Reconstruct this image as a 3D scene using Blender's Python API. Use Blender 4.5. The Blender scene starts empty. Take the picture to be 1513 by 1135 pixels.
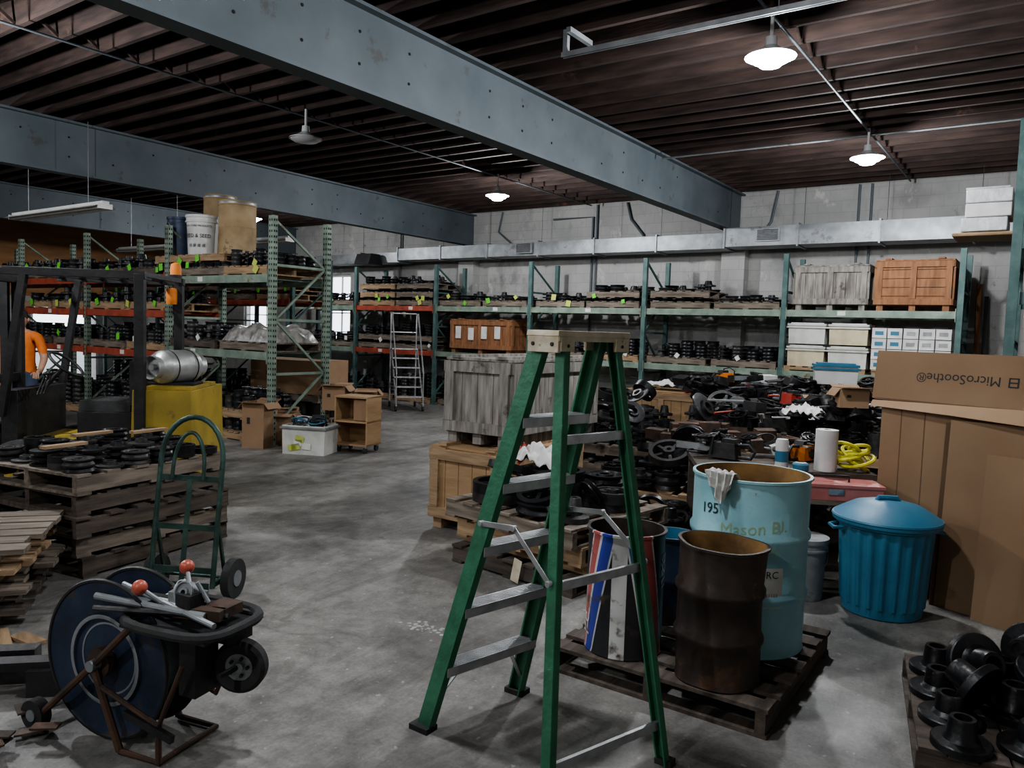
import bpy, math, random
from mathutils import Vector, Matrix
R=random.Random(11)
pi=math.pi
C35=math.cos(math.radians(35)); S35=math.sin(math.radians(35))
# survey frame (right, forward) of the standpoint -> building frame
def W(r,d,z=0.0): return Vector((C35*r-S35*d, S35*r+C35*d, z))
def yaw(dr,dd):
    v=W(dr,dd); return math.atan2(v.y,v.x)
def T(x,y=None,z=0.0):
    return Matrix.Translation(x if y is None else Vector((x,y,z)))
def RZ(a): return Matrix.Rotation(a,4,'Z')
def RX(a): return Matrix.Rotation(a,4,'X')
def RY(a): return Matrix.Rotation(a,4,'Y')
I4=Matrix.Identity(4)
Z=Vector((0,0,1))

# ---------------------------------------------------------------- materials
def mat(name,c1,c2=None,rough=.6,metal=0.0,scale=6.0,stretch=(1,1,1),bump=.15,bscale=None,lo=.35,hi=.65,c3=None,c3amt=.6,c3scale=2.5,emit=None,estr=0):
    m=bpy.data.materials.new(name); m.use_nodes=True
    nt=m.node_tree; N=nt.nodes; L=nt.links
    b=N['Principled BSDF']
    b.inputs['Roughness'].default_value=rough
    b.inputs['Metallic'].default_value=metal
    tc=N.new('ShaderNodeTexCoord'); mp=N.new('ShaderNodeMapping')
    mp.inputs['Scale'].default_value=stretch
    L.new(tc.outputs['Object'],mp.inputs['Vector'])
    no=N.new('ShaderNodeTexNoise'); no.inputs['Scale'].default_value=scale; no.inputs['Detail'].default_value=5
    L.new(mp.outputs[0],no.inputs['Vector'])
    if c2 is None: c2=tuple(x*.75 for x in c1)
    cr=N.new('ShaderNodeValToRGB')
    cr.color_ramp.elements[0].position=lo; cr.color_ramp.elements[0].color=(*c2,1)
    cr.color_ramp.elements[1].position=hi; cr.color_ramp.elements[1].color=(*c1,1)
    L.new(no.outputs['Fac'],cr.inputs['Fac'])
    out=cr.outputs['Color']
    if c3:
        n2=N.new('ShaderNodeTexNoise'); n2.inputs['Scale'].default_value=c3scale; n2.inputs['Detail'].default_value=8; n2.inputs['Roughness'].default_value=.7
        L.new(tc.outputs['Object'],n2.inputs['Vector'])
        r2=N.new('ShaderNodeValToRGB'); r2.color_ramp.elements[0].position=c3amt; r2.color_ramp.elements[1].position=min(1,c3amt+.06)
        L.new(n2.outputs['Fac'],r2.inputs['Fac'])
        mx=N.new('ShaderNodeMixRGB'); mx.inputs['Color2'].default_value=(*c3,1)
        L.new(r2.outputs['Color'],mx.inputs['Fac']); L.new(out,mx.inputs['Color1']); out=mx.outputs['Color']
    L.new(out,b.inputs['Base Color'])
    if bump:
        n3=N.new('ShaderNodeTexNoise'); n3.inputs['Scale'].default_value=bscale or scale*4; n3.inputs['Detail'].default_value=4
        L.new(mp.outputs[0],n3.inputs['Vector'])
        bp=N.new('ShaderNodeBump'); bp.inputs['Strength'].default_value=bump; bp.inputs['Distance'].default_value=.02
        L.new(n3.outputs['Fac'],bp.inputs['Height']); L.new(bp.outputs[0],b.inputs['Normal'])
    if emit: 
        b.inputs['Emission Color'].default_value=(*emit,1); b.inputs['Emission Strength'].default_value=estr
    return m

M_iron=mat('cast_iron_black',(.024,.024,.026),(.010,.010,.011),.38,.35,9)
M_iron2=mat('cast_iron_grey',(.06,.058,.056),(.024,.023,.023),.45,.4,9)
M_rust=mat('rusty_iron',(.11,.06,.038),(.04,.028,.022),.8,.2,7)
M_wood=mat('pallet_wood_weathered',(.22,.18,.14),(.10,.08,.063),.85,0,3,(1,8,8))
M_wood2=mat('pallet_wood_fresh',(.38,.26,.155),(.22,.145,.08),.8,0,3,(1,8,8))
M_wood3=mat('pallet_wood_dark',(.11,.085,.067),(.047,.037,.03),.9,0,3,(1,8,8))
M_woodor=mat('crate_wood_orange',(.30,.14,.065),(.18,.08,.035),.75,0,3,(8,8,1))
M_woodply=mat('plywood',(.38,.25,.135),(.29,.18,.09),.7,0,2,(1,1,6))
M_greywood=mat('crate_wood_grey',(.29,.27,.24),(.12,.108,.095),.9,0,3,(8,8,1),c3=(.07,.06,.055),c3amt=.6)
M_green=mat('rack_paint_teal',(.09,.155,.145),(.05,.10,.095),.55,.2,6,c3=(.12,.08,.05),c3amt=.66)
M_greenp=mat('rack_paint_pale_green',(.24,.30,.24),(.15,.20,.16),.55,.2,6,c3=(.14,.10,.06),c3amt=.60)
M_red=mat('rack_paint_red',(.42,.08,.04),(.25,.05,.03),.5,.1,6)
M_hole=mat('slot_shadow_black',(.01,.01,.01),None,.9,0,3,bump=0)
M_galv=mat('galvanized_steel',(.36,.375,.385),(.24,.255,.265),.5,.6,5,c3=(.19,.195,.20),c3amt=.58,bump=.05)
M_alu=mat('aluminium',(.55,.555,.56),(.38,.385,.39),.42,.75,12,(1,1,1),bump=.05)
M_ladder=mat('ladder_fibreglass_green',(.045,.185,.10),(.028,.125,.066),.5,0,10,c3=(.35,.3,.2),c3amt=.70,c3scale=9)
M_cap=mat('ladder_cap_ivory',(.62,.55,.42),(.44,.36,.24),.6,0,10,c3=(.15,.11,.07),c3amt=.62,c3scale=12)
M_card=mat('cardboard',(.30,.195,.115),(.245,.15,.085),.85,0,2,bump=.05,c3=(.22,.13,.07),c3amt=.64)
M_cardd=mat('cardboard_edge',(.19,.115,.065),None,.9,0,3)
M_ink=mat('print_ink_black',(.02,.02,.02),None,.7,0,3,bump=0)
M_inky=mat('paint_pen_yellow',(.38,.52,.30),None,.7,0,3,bump=0)
M_white=mat('white_plastic',(.64,.64,.61),(.52,.52,.50),.5,0,4,bump=.03)
M_paper=mat('white_paper',(.70,.69,.66),(.55,.54,.52),.8,0,6,bump=.05)
M_drumb=mat('drum_paint_lightblue',(.30,.52,.56),(.21,.42,.47),.4,.1,4,c3=(.14,.09,.06),c3amt=.66,c3scale=4)
M_drumin=mat('drum_interior_rust',(.32,.19,.07),(.13,.07,.035),.8,.2,5)
M_drumdk=mat('drum_burnt_steel',(.075,.055,.042),(.028,.021,.018),.5,.4,4,c3=(.13,.075,.045),c3amt=.56)
M_blue=mat('bin_plastic_blue',(.045,.175,.27),(.033,.135,.22),.5,0,4,bump=.05,c3=(.14,.22,.28),c3amt=.66)
M_grey=mat('bucket_grey_plastic',(.36,.37,.37),(.22,.22,.22),.5,0,6,c3=(.14,.12,.1),c3amt=.58)
M_dkblue=mat('enamel_dark_blue',(.035,.055,.10),(.02,.028,.05),.5,.3,5,c3=(.09,.06,.04),c3amt=.56)
M_yel=mat('forklift_paint_yellow',(.40,.29,.045),(.26,.19,.03),.5,0,3,c3=(.10,.07,.04),c3amt=.60)
M_blk=mat('black_steel_paint',(.028,.027,.028),(.014,.014,.015),.5,.2,6)
M_rub=mat('rubber',(.03,.03,.03),(.02,.02,.02),.85,0,10)
M_tank=mat('lp_tank_grey',(.50,.50,.49),(.36,.36,.35),.4,.6,6)
M_orange=mat('safety_orange',(.72,.22,.03),(.55,.16,.02),.6,0,5)
M_redp=mat('red_plastic',(.40,.035,.02),(.28,.025,.015),.45,0,5)
M_redball=mat('red_ball_knob',(.50,.11,.07),(.38,.08,.05),.35,0,5)
M_handt=mat('handtruck_green_steel',(.05,.10,.08),(.025,.05,.042),.45,.4,8,c3=(.08,.045,.03),c3amt=.6)
M_yb=mat('strap_webbing_yellow',(.70,.66,.04),(.5,.46,.03),.6,0,8)
M_tagg=mat('tag_green',(.15,.62,.05),None,.7,0,3,bump=0)
M_tagy=mat('tag_yellow',(.52,.60,.12),None,.7,0,3,bump=0)
M_fiber=mat('fibre_drum_tan',(.37,.27,.15),(.27,.18,.09),.7,0,4,c3=(.14,.09,.05),c3amt=.60)
M_clear=mat('tote_plastic_translucent',(.60,.60,.56),(.45,.44,.40),.35,0,5,bump=.03)
M_skin=mat('skin',(.50,.29,.20),None,.55,0,8,bump=.03)
M_jean=mat('denim',(.05,.07,.12),None,.8,0,20)
M_shirt=mat('orange_shirt_cloth',(.68,.18,.03),(.52,.13,.02),.8,0,12)
M_hair=mat('hair_brown',(.05,.03,.02),None,.7,0,40)
M_pinkred=mat('toolbox_faded_red',(.45,.16,.14),(.33,.10,.09),.55,0,5)
M_wrap=mat('stretch_wrap_film',(.40,.38,.35),(.17,.16,.155),.25,0,9,bump=.8,bscale=14)
M_wrapw=mat('stretch_wrap_white',(.66,.66,.66),(.50,.50,.50),.3,0,9,bump=.6,bscale=14)
M_joist=mat('joist_wood_brown',(.048,.028,.022),(.018,.010,.008),.85,0,2.2,(1,6,6),c3=(.10,.055,.04),c3amt=.63,c3scale=1.3)
M_deck=mat('deck_boards_brown',(.026,.016,.013),(.011,.007,.006),.9,0,2.0,(1,7,1))
M_beam=mat('beam_paint_bluegrey',(.118,.140,.155),(.085,.105,.118),.6,.1,1.5,bump=.05,c3=(.075,.075,.075),c3amt=.60)
M_lamp=mat('lamp_shade_white',(.6,.6,.6),(.5,.5,.5),.4,0,3,bump=0)
M_bulb=mat('bulb_glow',(1,1,1),None,.4,0,3,bump=0,emit=(.90,.94,1),estr=120)
M_bulb0=mat('bulb_off',(.5,.5,.5),None,.3,0,3,bump=0)
M_asph=mat('asphalt',(.25,.25,.25),None,.9,0,3)
M_splot=mat('paint_spill_white',(.45,.45,.43),None,.7,0,3,bump=0)
M_orply=mat('orange_plywood_panel',(.36,.19,.08),(.27,.13,.05),.7,0,1.2,(1,1,5))

# ---------------------------------------------------------------- mesh builder
class MB:
    def __init__(s): s.v=[];s.f=[];s.mi=[];s.mats=[]
    def idx(s,m):
        if m not in s.mats: s.mats.append(m)
        return s.mats.index(m)
    def add(s,vs,fs,m,M=I4):
        o=len(s.v); k=s.idx(m)
        s.v+= [tuple(M@Vector(v)) for v in vs]
        for f in fs: s.f.append(tuple(i+o for i in f)); s.mi.append(k)
    def box(s,c,sz,m,M=I4,tx=1,ty=1):
        x,y,z=sz[0]/2,sz[1]/2,sz[2]/2; a,b,d=c
        vs=[(a-x,b-y,d-z),(a+x,b-y,d-z),(a+x,b+y,d-z),(a-x,b+y,d-z),(a-x*tx,b-y*ty,d+z),(a+x*tx,b-y*ty,d+z),(a+x*tx,b+y*ty,d+z),(a-x*tx,b+y*ty,d+z)]
        s.add(vs,[(0,3,2,1),(4,5,6,7),(0,1,5,4),(1,2,6,5),(2,3,7,6),(3,0,4,7)],m,M)
    def bar(s,p,q,w,h,m,up=Z,M=I4):
        p=Vector(p);q=Vector(q);x=q-p;l=x.length
        if l<1e-6:return
        x.normalize(); up=Vector(up)
        y=up.cross(x)
        if y.length<1e-3: y=Vector((0,1,0)).cross(x) if abs(x.y)<.9 else Vector((1,0,0)).cross(x)
        y.normalize(); z=x.cross(y); c=(p+q)/2
        A=Matrix(((x.x,y.x,z.x,c.x),(x.y,y.y,z.y,c.y),(x.z,y.z,z.z,c.z),(0,0,0,1)))
        s.box((0,0,0),(l,w,h),m,M@A)
    def lathe(s,pr,m,M=I4,seg=18,loop=False,rf=None):
        n=len(pr); vs=[];fs=[]
        for (r,z) in pr:
            for j in range(seg):
                t=2*pi*j/seg; rr=max(r,.0005)
                if rf: rr=rf(rr,z,t)
                vs.append((rr*math.cos(t),rr*math.sin(t),z))
        for i in range(n if loop else n-1):
            a=i;b=(i+1)%n
            for j in range(seg):
                k=(j+1)%seg
                fs.append((a*seg+j,a*seg+k,b*seg+k,b*seg+j))
        s.add(vs,fs,m,M)
    def cyl(s,p,q,r,m,seg=12,r2=None,M=I4):
        p=Vector(p);q=Vector(q);d=q-p;l=d.length
        if l<1e-6:return
        A=Matrix.Translation(p)@d.to_track_quat('Z','Y').to_matrix().to_4x4()
        r2=r if r2 is None else r2
        s.lathe([(0,0),(r,0),(r2,l),(0,l)],m,M@A,seg)
    def path(s,pts,r,m,seg=8,M=I4,closed=False):
        pts=[Vector(p) for p in pts]; n=len(pts); vs=[];fs=[]
        prev=None
        for i,p in enumerate(pts):
            if closed: t=pts[(i+1)%n]-pts[i-1]
            else: t=pts[min(i+1,n-1)]-pts[max(i-1,0)]
            t.normalize()
            if prev is None:
                a=Z if abs(t.z)<.9 else Vector((1,0,0))
                u=t.cross(a).normalized()
            else:
                u=(prev-t*prev.dot(t)).normalized()
            prev=u; w=t.cross(u)
            for j in range(seg):
                g=2*pi*j/seg; vs.append(tuple(p+u*math.cos(g)*r+w*math.sin(g)*r))
        for i in range(n if closed else n-1):
            b=(i+1)%n
            for j in range(seg):
                k=(j+1)%seg; fs.append((i*seg+j,i*seg+k,b*seg+k,b*seg+j))
        if not closed:
            fs.append(tuple(range(seg))); fs.append(tuple((n-1)*seg+j for j in range(seg)))
        s.add(vs,fs,m,M)
    def torus(s,R0,r,m,M=I4,seg=28,s2=8):
        s.path([(R0*math.cos(2*pi*i/seg),R0*math.sin(2*pi*i/seg),0) for i in range(seg)],r,m,s2,M,True)
    def sphere(s,c,r,m,M=I4,seg=14,sz=1):
        pr=[(r*math.sin(pi*i/8),-r*sz*math.cos(pi*i/8)) for i in range(9)]
        s.lathe(pr,m,M@Matrix.Translation(Vector(c)),seg)
    def build(s,name,M=I4,smooth=35,bev=0):
        me=bpy.data.meshes.new(name); me.from_pydata(s.v,[],s.f)
        for m in s.mats: me.materials.append(m)
        me.polygons.foreach_set('material_index',s.mi); me.update()
        me.shade_smooth(); me.set_sharp_from_angle(angle=math.radians(smooth))
        o=bpy.data.objects.new(name,me); bpy.context.scene.collection.objects.link(o)
        o.matrix_world=M
        if bev:
            b=o.modifiers.new('bevel','BEVEL'); b.width=bev; b.segments=2; b.limit_method='ANGLE'
        return o
def text_mesh(st,size):
    cu=bpy.data.curves.new('t','FONT'); cu.body=st; cu.size=size; cu.align_x='CENTER'; cu.resolution_u=3
    ob=bpy.data.objects.new('t',cu); bpy.context.scene.collection.objects.link(ob)
    dg=bpy.context.evaluated_depsgraph_get(); me=ob.evaluated_get(dg).to_mesh()
    vs=[tuple(v.co) for v in me.vertices]; fs=[tuple(p.vertices) for p in me.polygons]
    ob.evaluated_get(dg).to_mesh_clear(); bpy.data.objects.remove(ob); bpy.data.curves.remove(cu)
    return vs,fs
def text_wrap(mb,st,size,m,rad,a0,z0,vert=False,slant=0):
    vs,fs=text_mesh(st,size)
    o=[]
    for x,y,z in vs:
        if vert: x,y=-y,x
        t=a0+x/rad; o.append((rad*math.cos(t),rad*math.sin(t),z0+y+slant*x))
    mb.add(o,fs,m)

# ---------------------------------------------------------------- room
YB=14.6; XL=-21.5; XR=3.2; YF=-4.5; ZC=4.45
def mk_floor():
    m=bpy.data.materials.new('concrete_floor'); m.use_nodes=True
    nt=m.node_tree;N=nt.nodes;L=nt.links;b=N['Principled BSDF']
    tc=N.new('ShaderNodeTexCoord')
    def noise(sc,det=6,ro=.6,st=None,dist=0):
        n=N.new('ShaderNodeTexNoise');n.inputs['Scale'].default_value=sc;n.inputs['Detail'].default_value=det;n.inputs['Roughness'].default_value=ro;n.inputs['Distortion'].default_value=dist
        if st:
            mp=N.new('ShaderNodeMapping');mp.inputs['Scale'].default_value=st;mp.inputs['Rotation'].default_value=(0,0,.3);L.new(tc.outputs['Object'],mp.inputs[0]);L.new(mp.outputs[0],n.inputs[0])
        else: L.new(tc.outputs['Object'],n.inputs[0])
        return n
    def ramp(src,p0,c0,p1,c1):
        r=N.new('ShaderNodeValToRGB');e=r.color_ramp.elements
        e[0].position=p0;e[0].color=(*c0,1);e[1].position=p1;e[1].color=(*c1,1);L.new(src.outputs['Fac'],r.inputs[0]);return r
    def mix(a,bb,t,mode='MULTIPLY'):
        x=N.new('ShaderNodeMixRGB');x.blend_type=mode;x.inputs[0].default_value=t;L.new(a.outputs[0],x.inputs[1]);L.new(bb.outputs[0],x.inputs[2]);return x
    a=ramp(noise(.7,9,.68),.34,(.105,.10,.093),.66,(.31,.297,.275))
    c=ramp(noise(7,8,.7),.3,(.58,.58,.58),.62,(1.12,1.12,1.12))
    d=ramp(noise(1.5,9,.78,(1,.3,1),1.4),.36,(.48,.47,.46),.54,(1,1,1))
    e=ramp(noise(60,3,.6),.3,(.78,.78,.78),.7,(1.12,1.12,1.12))
    x=mix(mix(mix(a,c,.85),d,.9),e,.8)
    sp=ramp(noise(22,2,.5),.69,(0,0,0),.73,(.12,.12,.11))
    x=mix(x,sp,1,'ADD')
    st2=ramp(noise(3.1,6,.6),.66,(1,1,1),.72,(.45,.44,.42))
    x=mix(x,st2,.8)
    L.new(x.outputs[0],b.inputs['Base Color'])
    rr=N.new('ShaderNodeMapRange');rr.inputs[3].default_value=.36;rr.inputs[4].default_value=.75
    L.new(noise(2.5,6).outputs['Fac'],rr.inputs[0]);L.new(rr.outputs[0],b.inputs['Roughness'])
    bp=N.new('ShaderNodeBump');bp.inputs['Strength'].default_value=.15;bp.inputs['Distance'].default_value=.01
    L.new(noise(40,4).outputs['Fac'],bp.inputs['Height']);L.new(bp.outputs[0],b.inputs['Normal'])
    return m
def mk_wall():
    m=bpy.data.materials.new('painted_block_wall'); m.use_nodes=True
    nt=m.node_tree;N=nt.nodes;L=nt.links;b=N['Principled BSDF'];b.inputs['Roughness'].default_value=.85
    tc=N.new('ShaderNodeTexCoord');sep=N.new('ShaderNodeSeparateXYZ');L.new(tc.outputs['Object'],sep.inputs[0])
    ad=N.new('ShaderNodeMath');L.new(sep.outputs[0],ad.inputs[0]);L.new(sep.outputs[1],ad.inputs[1])
    cb=N.new('ShaderNodeCombineXYZ');L.new(ad.outputs[0],cb.inputs[0]);L.new(sep.outputs[2],cb.inputs[1])
    br=N.new('ShaderNodeTexBrick');br.inputs['Scale'].default_value=1;br.inputs['Brick Width'].default_value=.4;br.inputs['Row Height'].default_value=.2;br.inputs['Mortar Size'].default_value=.006
    br.inputs['Color1'].default_value=(.44,.435,.415,1);br.inputs['Color2'].default_value=(.40,.395,.375,1);br.inputs['Mortar'].default_value=(.33,.33,.315,1)
    L.new(cb.outputs[0],br.inputs[0])
    out=br.outputs['Color']
    for sc,p,w_,col in ((.5,.42,.25,(.30,.30,.29)),(1.1,.54,.12,(.25,.25,.24)),(2.6,.60,.06,(.52,.50,.47)),(3.2,.64,.08,(.15,.145,.14))):
        n=N.new('ShaderNodeTexNoise');n.inputs['Scale'].default_value=sc;n.inputs['Detail'].default_value=9;n.inputs['Roughness'].default_value=.7
        mp=N.new('ShaderNodeMapping');mp.inputs['Location'].default_value=(sc*3,sc*7,sc);mp.inputs['Scale'].default_value=(1,1,.7);L.new(tc.outputs['Object'],mp.inputs[0]);L.new(mp.outputs[0],n.inputs[0])
        r=N.new('ShaderNodeValToRGB');r.color_ramp.elements[0].position=p;r.color_ramp.elements[1].position=p+w_;L.new(n.outputs['Fac'],r.inputs[0])
        x=N.new('ShaderNodeMixRGB');x.inputs[2].default_value=(*col,1);L.new(r.outputs[0],x.inputs[0]);L.new(out,x.inputs[1]);out=x.outputs[0]
    L.new(out,b.inputs['Base Color'])
    bp=N.new('ShaderNodeBump');bp.inputs['Strength'].default_value=.3;bp.inputs['Distance'].default_value=.008;L.new(br.outputs['Fac'],bp.inputs['Height']);bp.invert=True;L.new(bp.outputs[0],b.inputs['Normal'])
    return m
M_floor=mk_floor(); M_wall=mk_wall()
mb=MB(); mb.box(((XL+XR)/2,(YB+YF)/2,-.1),(XR-XL+.6,YB-YF+.6,.2),M_floor); mb.build('floor')
mb=MB(); mb.box(((XL+XR)/2,(YB+YF)/2,ZC+.30+.03),(XR-XL+.6,YB-YF+.6,.06),M_deck); mb.build('ceiling')
def wall(name,axis,pos,a0,a1,holes,m,th=.25,z1=ZC+.30,split=None):
    mb=MB()
    def pc(u0,u1,w0,w1):
        if u1-u0<1e-4 or w1-w0<1e-4:return
        if split and w0<split<w1:
            pc(u0,u1,w0,split); pc(u0,u1,split,w1); return
        mm=M_orply if (split and w0>=split-1e-6) else m
        if axis=='x': mb.box(((u0+u1)/2,pos,(w0+w1)/2),(u1-u0,th,w1-w0),mm)
        else: mb.box((pos,(u0+u1)/2,(w0+w1)/2),(th,u1-u0,w1-w0),mm)
    u=a0
    for h in sorted(holes):
        pc(u,h[0],0,z1); pc(h[0],h[1],0,h[2]); pc(h[0],h[1],h[3],z1); u=h[1]
    pc(u,a1,0,z1)
    return mb.build(name)
wins=[(-20.4,-18.9,1.0,2.9),(-16.95,-15.7,1.0,3.1)]
wall('wall_back','x',YB+.125,XL-.25,XR+.25,wins,M_wall)
wall('wall_front','x',YF-.125,XL-.25,XR+.25,[],M_wall)
wall('wall_right','y',XR+.125,YF,YB,[],M_wall)
wall('wall_left','y',XL-.125,YF,YB,[(9.0,10.7,0,2.1)],M_wall,split=2.2)
for i,h in enumerate(wins):
    mb=MB(); a,b,c,d=h
    for x in (a+.03,b-.03): mb.box((x,YB+.1,(c+d)/2),(.06,.08,d-c),M_white)
    for z in (c+.03,d-.03): mb.box(((a+b)/2,YB+.1,z),(b-a,.08,.06),M_white)
    for k in (1,2): mb.box((a+(b-a)*k/3,YB+.1,(c+d)/2),(.025,.04,d-c),M_white)
    for k in (1,2,3): mb.box(((a+b)/2,YB+.1,c+(d-c)*k/4),(b-a,.04,.025),M_white)
    mb.build('window_%d'%(i+1))
mb=MB()
for y in (9.03,10.67): mb.box((XL-.1,y,1.05),(.3,.06,2.1),M_white)
mb.box((XL-.1,9.85,2.07),(.3,1.64,.06),M_white)
mb.box((XL-.55,9.1,1.02),(.8,.05,2.0),M_redp)
mb.build('door_1')
mb=MB(); mb.box((-12,8,-.25),(90,90,.1),M_asph); mb.build('ground_outside')

# joists
mb=MB(); y=YF+.2
while y<YB:
    mb.box(((XL+XR)/2,y+R.uniform(-.02,.02),ZC+.15-.002),(XR-XL,.05,.295),M_joist); y+=.405
mb.build('ceiling_joists')
mb=MB()
for X in (-8.27,-2.05,-14.8):
    y=YF+.2
    while y<YB-.5:
        for s in (1,-1):
            mb.bar((X+s*.03,y+.03,ZC+(.03 if s>0 else .26)),(X+s*.03,y+.375,ZC+(.26 if s>0 else .03)),.035,.03,M_joist)
        y+=.405
mb.build('joist_cross_bridging')
for X in (-18.0,-11.5,-5.03,1.45):
    mb=MB(); L0=YB-YF
    yc=(YB+YF)/2
    mb.box((0,yc,4.07),(.03,L0,.70),M_beam)
    for z in (3.715,4.425): mb.box((0,yc,z),(.20,L0,.03),M_beam)
    y=1.0
    while y<YB-1:
        for dz in (4.22,3.95):
            if R.random()<.7:
                for s in (1,-1): mb.cyl((s*.014,y,dz),(s*.020,y,dz),.014,M_hole,8)
        y+=.62
    mb.build('steel_ceiling_beam',T(X,0,0))
    mb=MB(); mb.box((0,0,1.845),(.45,.25,3.69),M_wall); mb.box((0,-.13,3.6),(.35,.03,.18),M_beam); mb.build('wall_pilaster',T(X,YB-.13,0))

# duct
mb=MB()
def ductseg(x0,x1,z0,z1,yb,yf):
    zc=(z0+z1)/2
    mb.box(((x0+x1)/2,(yb+yf)/2,zc),(x1-x0,yb-yf,z1-z0),M_galv)
    n=max(1,round((x1-x0)/1.3)); w=(x1-x0)/n
    for i in range(n):
        a=x0+i*w;b=a+w; c=((a+b)/2,yf-.05,zc)
        vs=[(a,yf-.002,z0),(b,yf-.002,z0),(b,yf-.002,z1),(a,yf-.002,z1),c]
        mb.add(vs,[(0,1,4),(1,2,4),(2,3,4),(3,0,4)],M_galv)
        c=((a+b)/2,(yf+yb)/2,z0-.02)
        vs=[(a,yf,z0-.002),(b,yf,z0-.002),(b,yb,z0-.002),(a,yb,z0-.002),c]
        mb.add(vs,[(0,1,4),(1,2,4),(2,3,4),(3,0,4)],M_galv)
        mb.box((a,(yb+yf)/2,zc),(.03,yb-yf+.05,z1-z0+.06),M_galv)
        mb.cyl((a+.1,yf-.01,z1),(a+.1,yf-.01,ZC),.004,M_blk,6)
ductseg(-5.0,.2,3.36,3.70,YB-.30,YB-.85)
ductseg(-13.2,-5.0,3.34,3.62,YB-.30,YB-.80)
ductseg(-18.5,-13.2,3.30,3.54,YB-.30,YB-.75)
for X,z in ((-4.2,3.54),(-9.4,3.49)):
    mb.box((X,YB-.89,z),(.42,.05,.22),M_galv)
    for i in range(7): mb.box((X,YB-.92,z-.08+i*.027),(.36,.02,.014),M_blk)
mb.box((-14.0,YB-1.0,3.36),(.5,.5,.26),M_blk,ty=.6)
mb.build('air_duct')

mb=MB()
def wp(x,z): return (x,YB-.06,z)
for pts in ([wp(-8.1,ZC),wp(-8.1,2.5)],[wp(-7.4,ZC),wp(-7.3,4.1),wp(-7.0,3.75)],[wp(-10.6,ZC),wp(-10.7,4.0),wp(-10.3,3.7)],[wp(-2.9,ZC),wp(-2.9,2.9)],[wp(-2.7,ZC),wp(-2.7,2.9)],[wp(-4.3,ZC),wp(-4.4,3.9),wp(-4.6,3.6)],[wp(-13.8,ZC),wp(-13.8,1.2)],[wp(-9.2,4.2),wp(-8.2,4.2),wp(-8.2,1)]):
    mb.path(pts,.022,M_beam,8)
mb.build('wall_conduit')
mb=MB()
mb.path([(-2.05,YF+1,4.36),(-2.05,YB-.5,4.36)],.013,M_beam,8)
mb.path([(-8.0,YF+1,4.36),(-8.0,YB-.5,4.36)],.013,M_beam,8)
mb.path([(-4.9,10.7,4.33),(1.3,10.7,4.33)],.014,M_galv,8)
mb.build('ceiling_conduit')
mb=MB()
mb.box((-.8,0,0),(4.2,.042,.006),M_galv); 
for s in (-1,1): mb.box((-.8,s*.02,-.02),(4.2,.004,.042),M_galv)
for k in range(3):
    x=-2.85+k*1.9
    mb.cyl((x,0,0),(x,0,.2),.006,M_galv,6)
mb.box((-2.86,0,.10),(.045,.045,.2),M_galv); mb.box((-2.78,.1,.16),(.045,.4,.045),M_galv)
mb.build('strut_rail',T(-.93,6.1,4.25))

# ---------------------------------------------------------------- lamps
def lamp(x,y,on=True,en=200,z=4.04):
    mb=MB()
    mb.lathe([(.015,.36),(.015,.15),(.045,.15),(.05,.08),(.075,.06),(.12,.035),(.20,.0),(.206,-.012),(.197,-.008),(.12,.02),(.0,.03)],M_lamp,seg=28)
    if on:
        mb.lathe([(0,.02),(.08,.02),(.12,-.02),(.145,-.03),(.145,-.045),(.11,-.055),(.085,-.085),(0,-.10)],M_bulb,seg=24)
    else:
        mb.lathe([(0,.02),(.19,-.01),(.15,-.04),(0,-.05)],M_bulb0,seg=20)
    mb.build('ceiling_lamp',T(x,y,z))
    if on:
        li=bpy.data.lights.new('lamp_light','POINT'); li.energy=en; li.shadow_soft_size=.07; li.color=(.95,.97,1)
        o=bpy.data.objects.new('lamp_light',li); bpy.context.scene.collection.objects.link(o); o.location=(x,y,z-.17)
lamp(-2.05,6.5,en=270); lamp(-2.05,10.6,en=270); lamp(-8.0,10.8,en=270)
lamp(-7.85,6.5,False); lamp(-8.0,2.3,en=340); lamp(-2.05,2.3,en=170)
lamp(-14.8,10.8,en=200); lamp(-14.8,2.3,en=200); lamp(-2.05,-1.9,en=200); lamp(-8,-1.9,en=180)
def strip(x0,x1,y,z):
    mb=MB(); l=x1-x0
    mb.box((0,0,.03),(l,.10,.06),M_white)
    mb.add([(-l/2,-.05,.02),(l/2,-.05,.02),(l/2,-.17,-.03),(-l/2,-.17,-.03)],[(0,1,2,3)],M_white)
    mb.add([(-l/2,.05,.02),(l/2,.05,.02),(l/2,.17,-.03),(-l/2,.17,-.03)],[(0,1,2,3)],M_white)
    for s in (-1,1):
        mb.cyl((-l/2+.03,s*.07,-.03),(l/2-.03,s*.07,-.03),.018,M_white,8)
        mb.box((s*(l/2-.02),0,-.01),(.03,.2,.07),M_white)
        mb.cyl((s*l*.33,0,.05),(s*l*.33,0,ZC-z-.005),.005,M_galv,5)
    mb.build('fluorescent_fixture',T((x0+x1)/2,y,z))
strip(-13.6,-10.80,5.50,3.25)
strip(-14.9,-11.75,9.4,3.28); strip(-17.8,-15.0,9.4,3.28)

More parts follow.
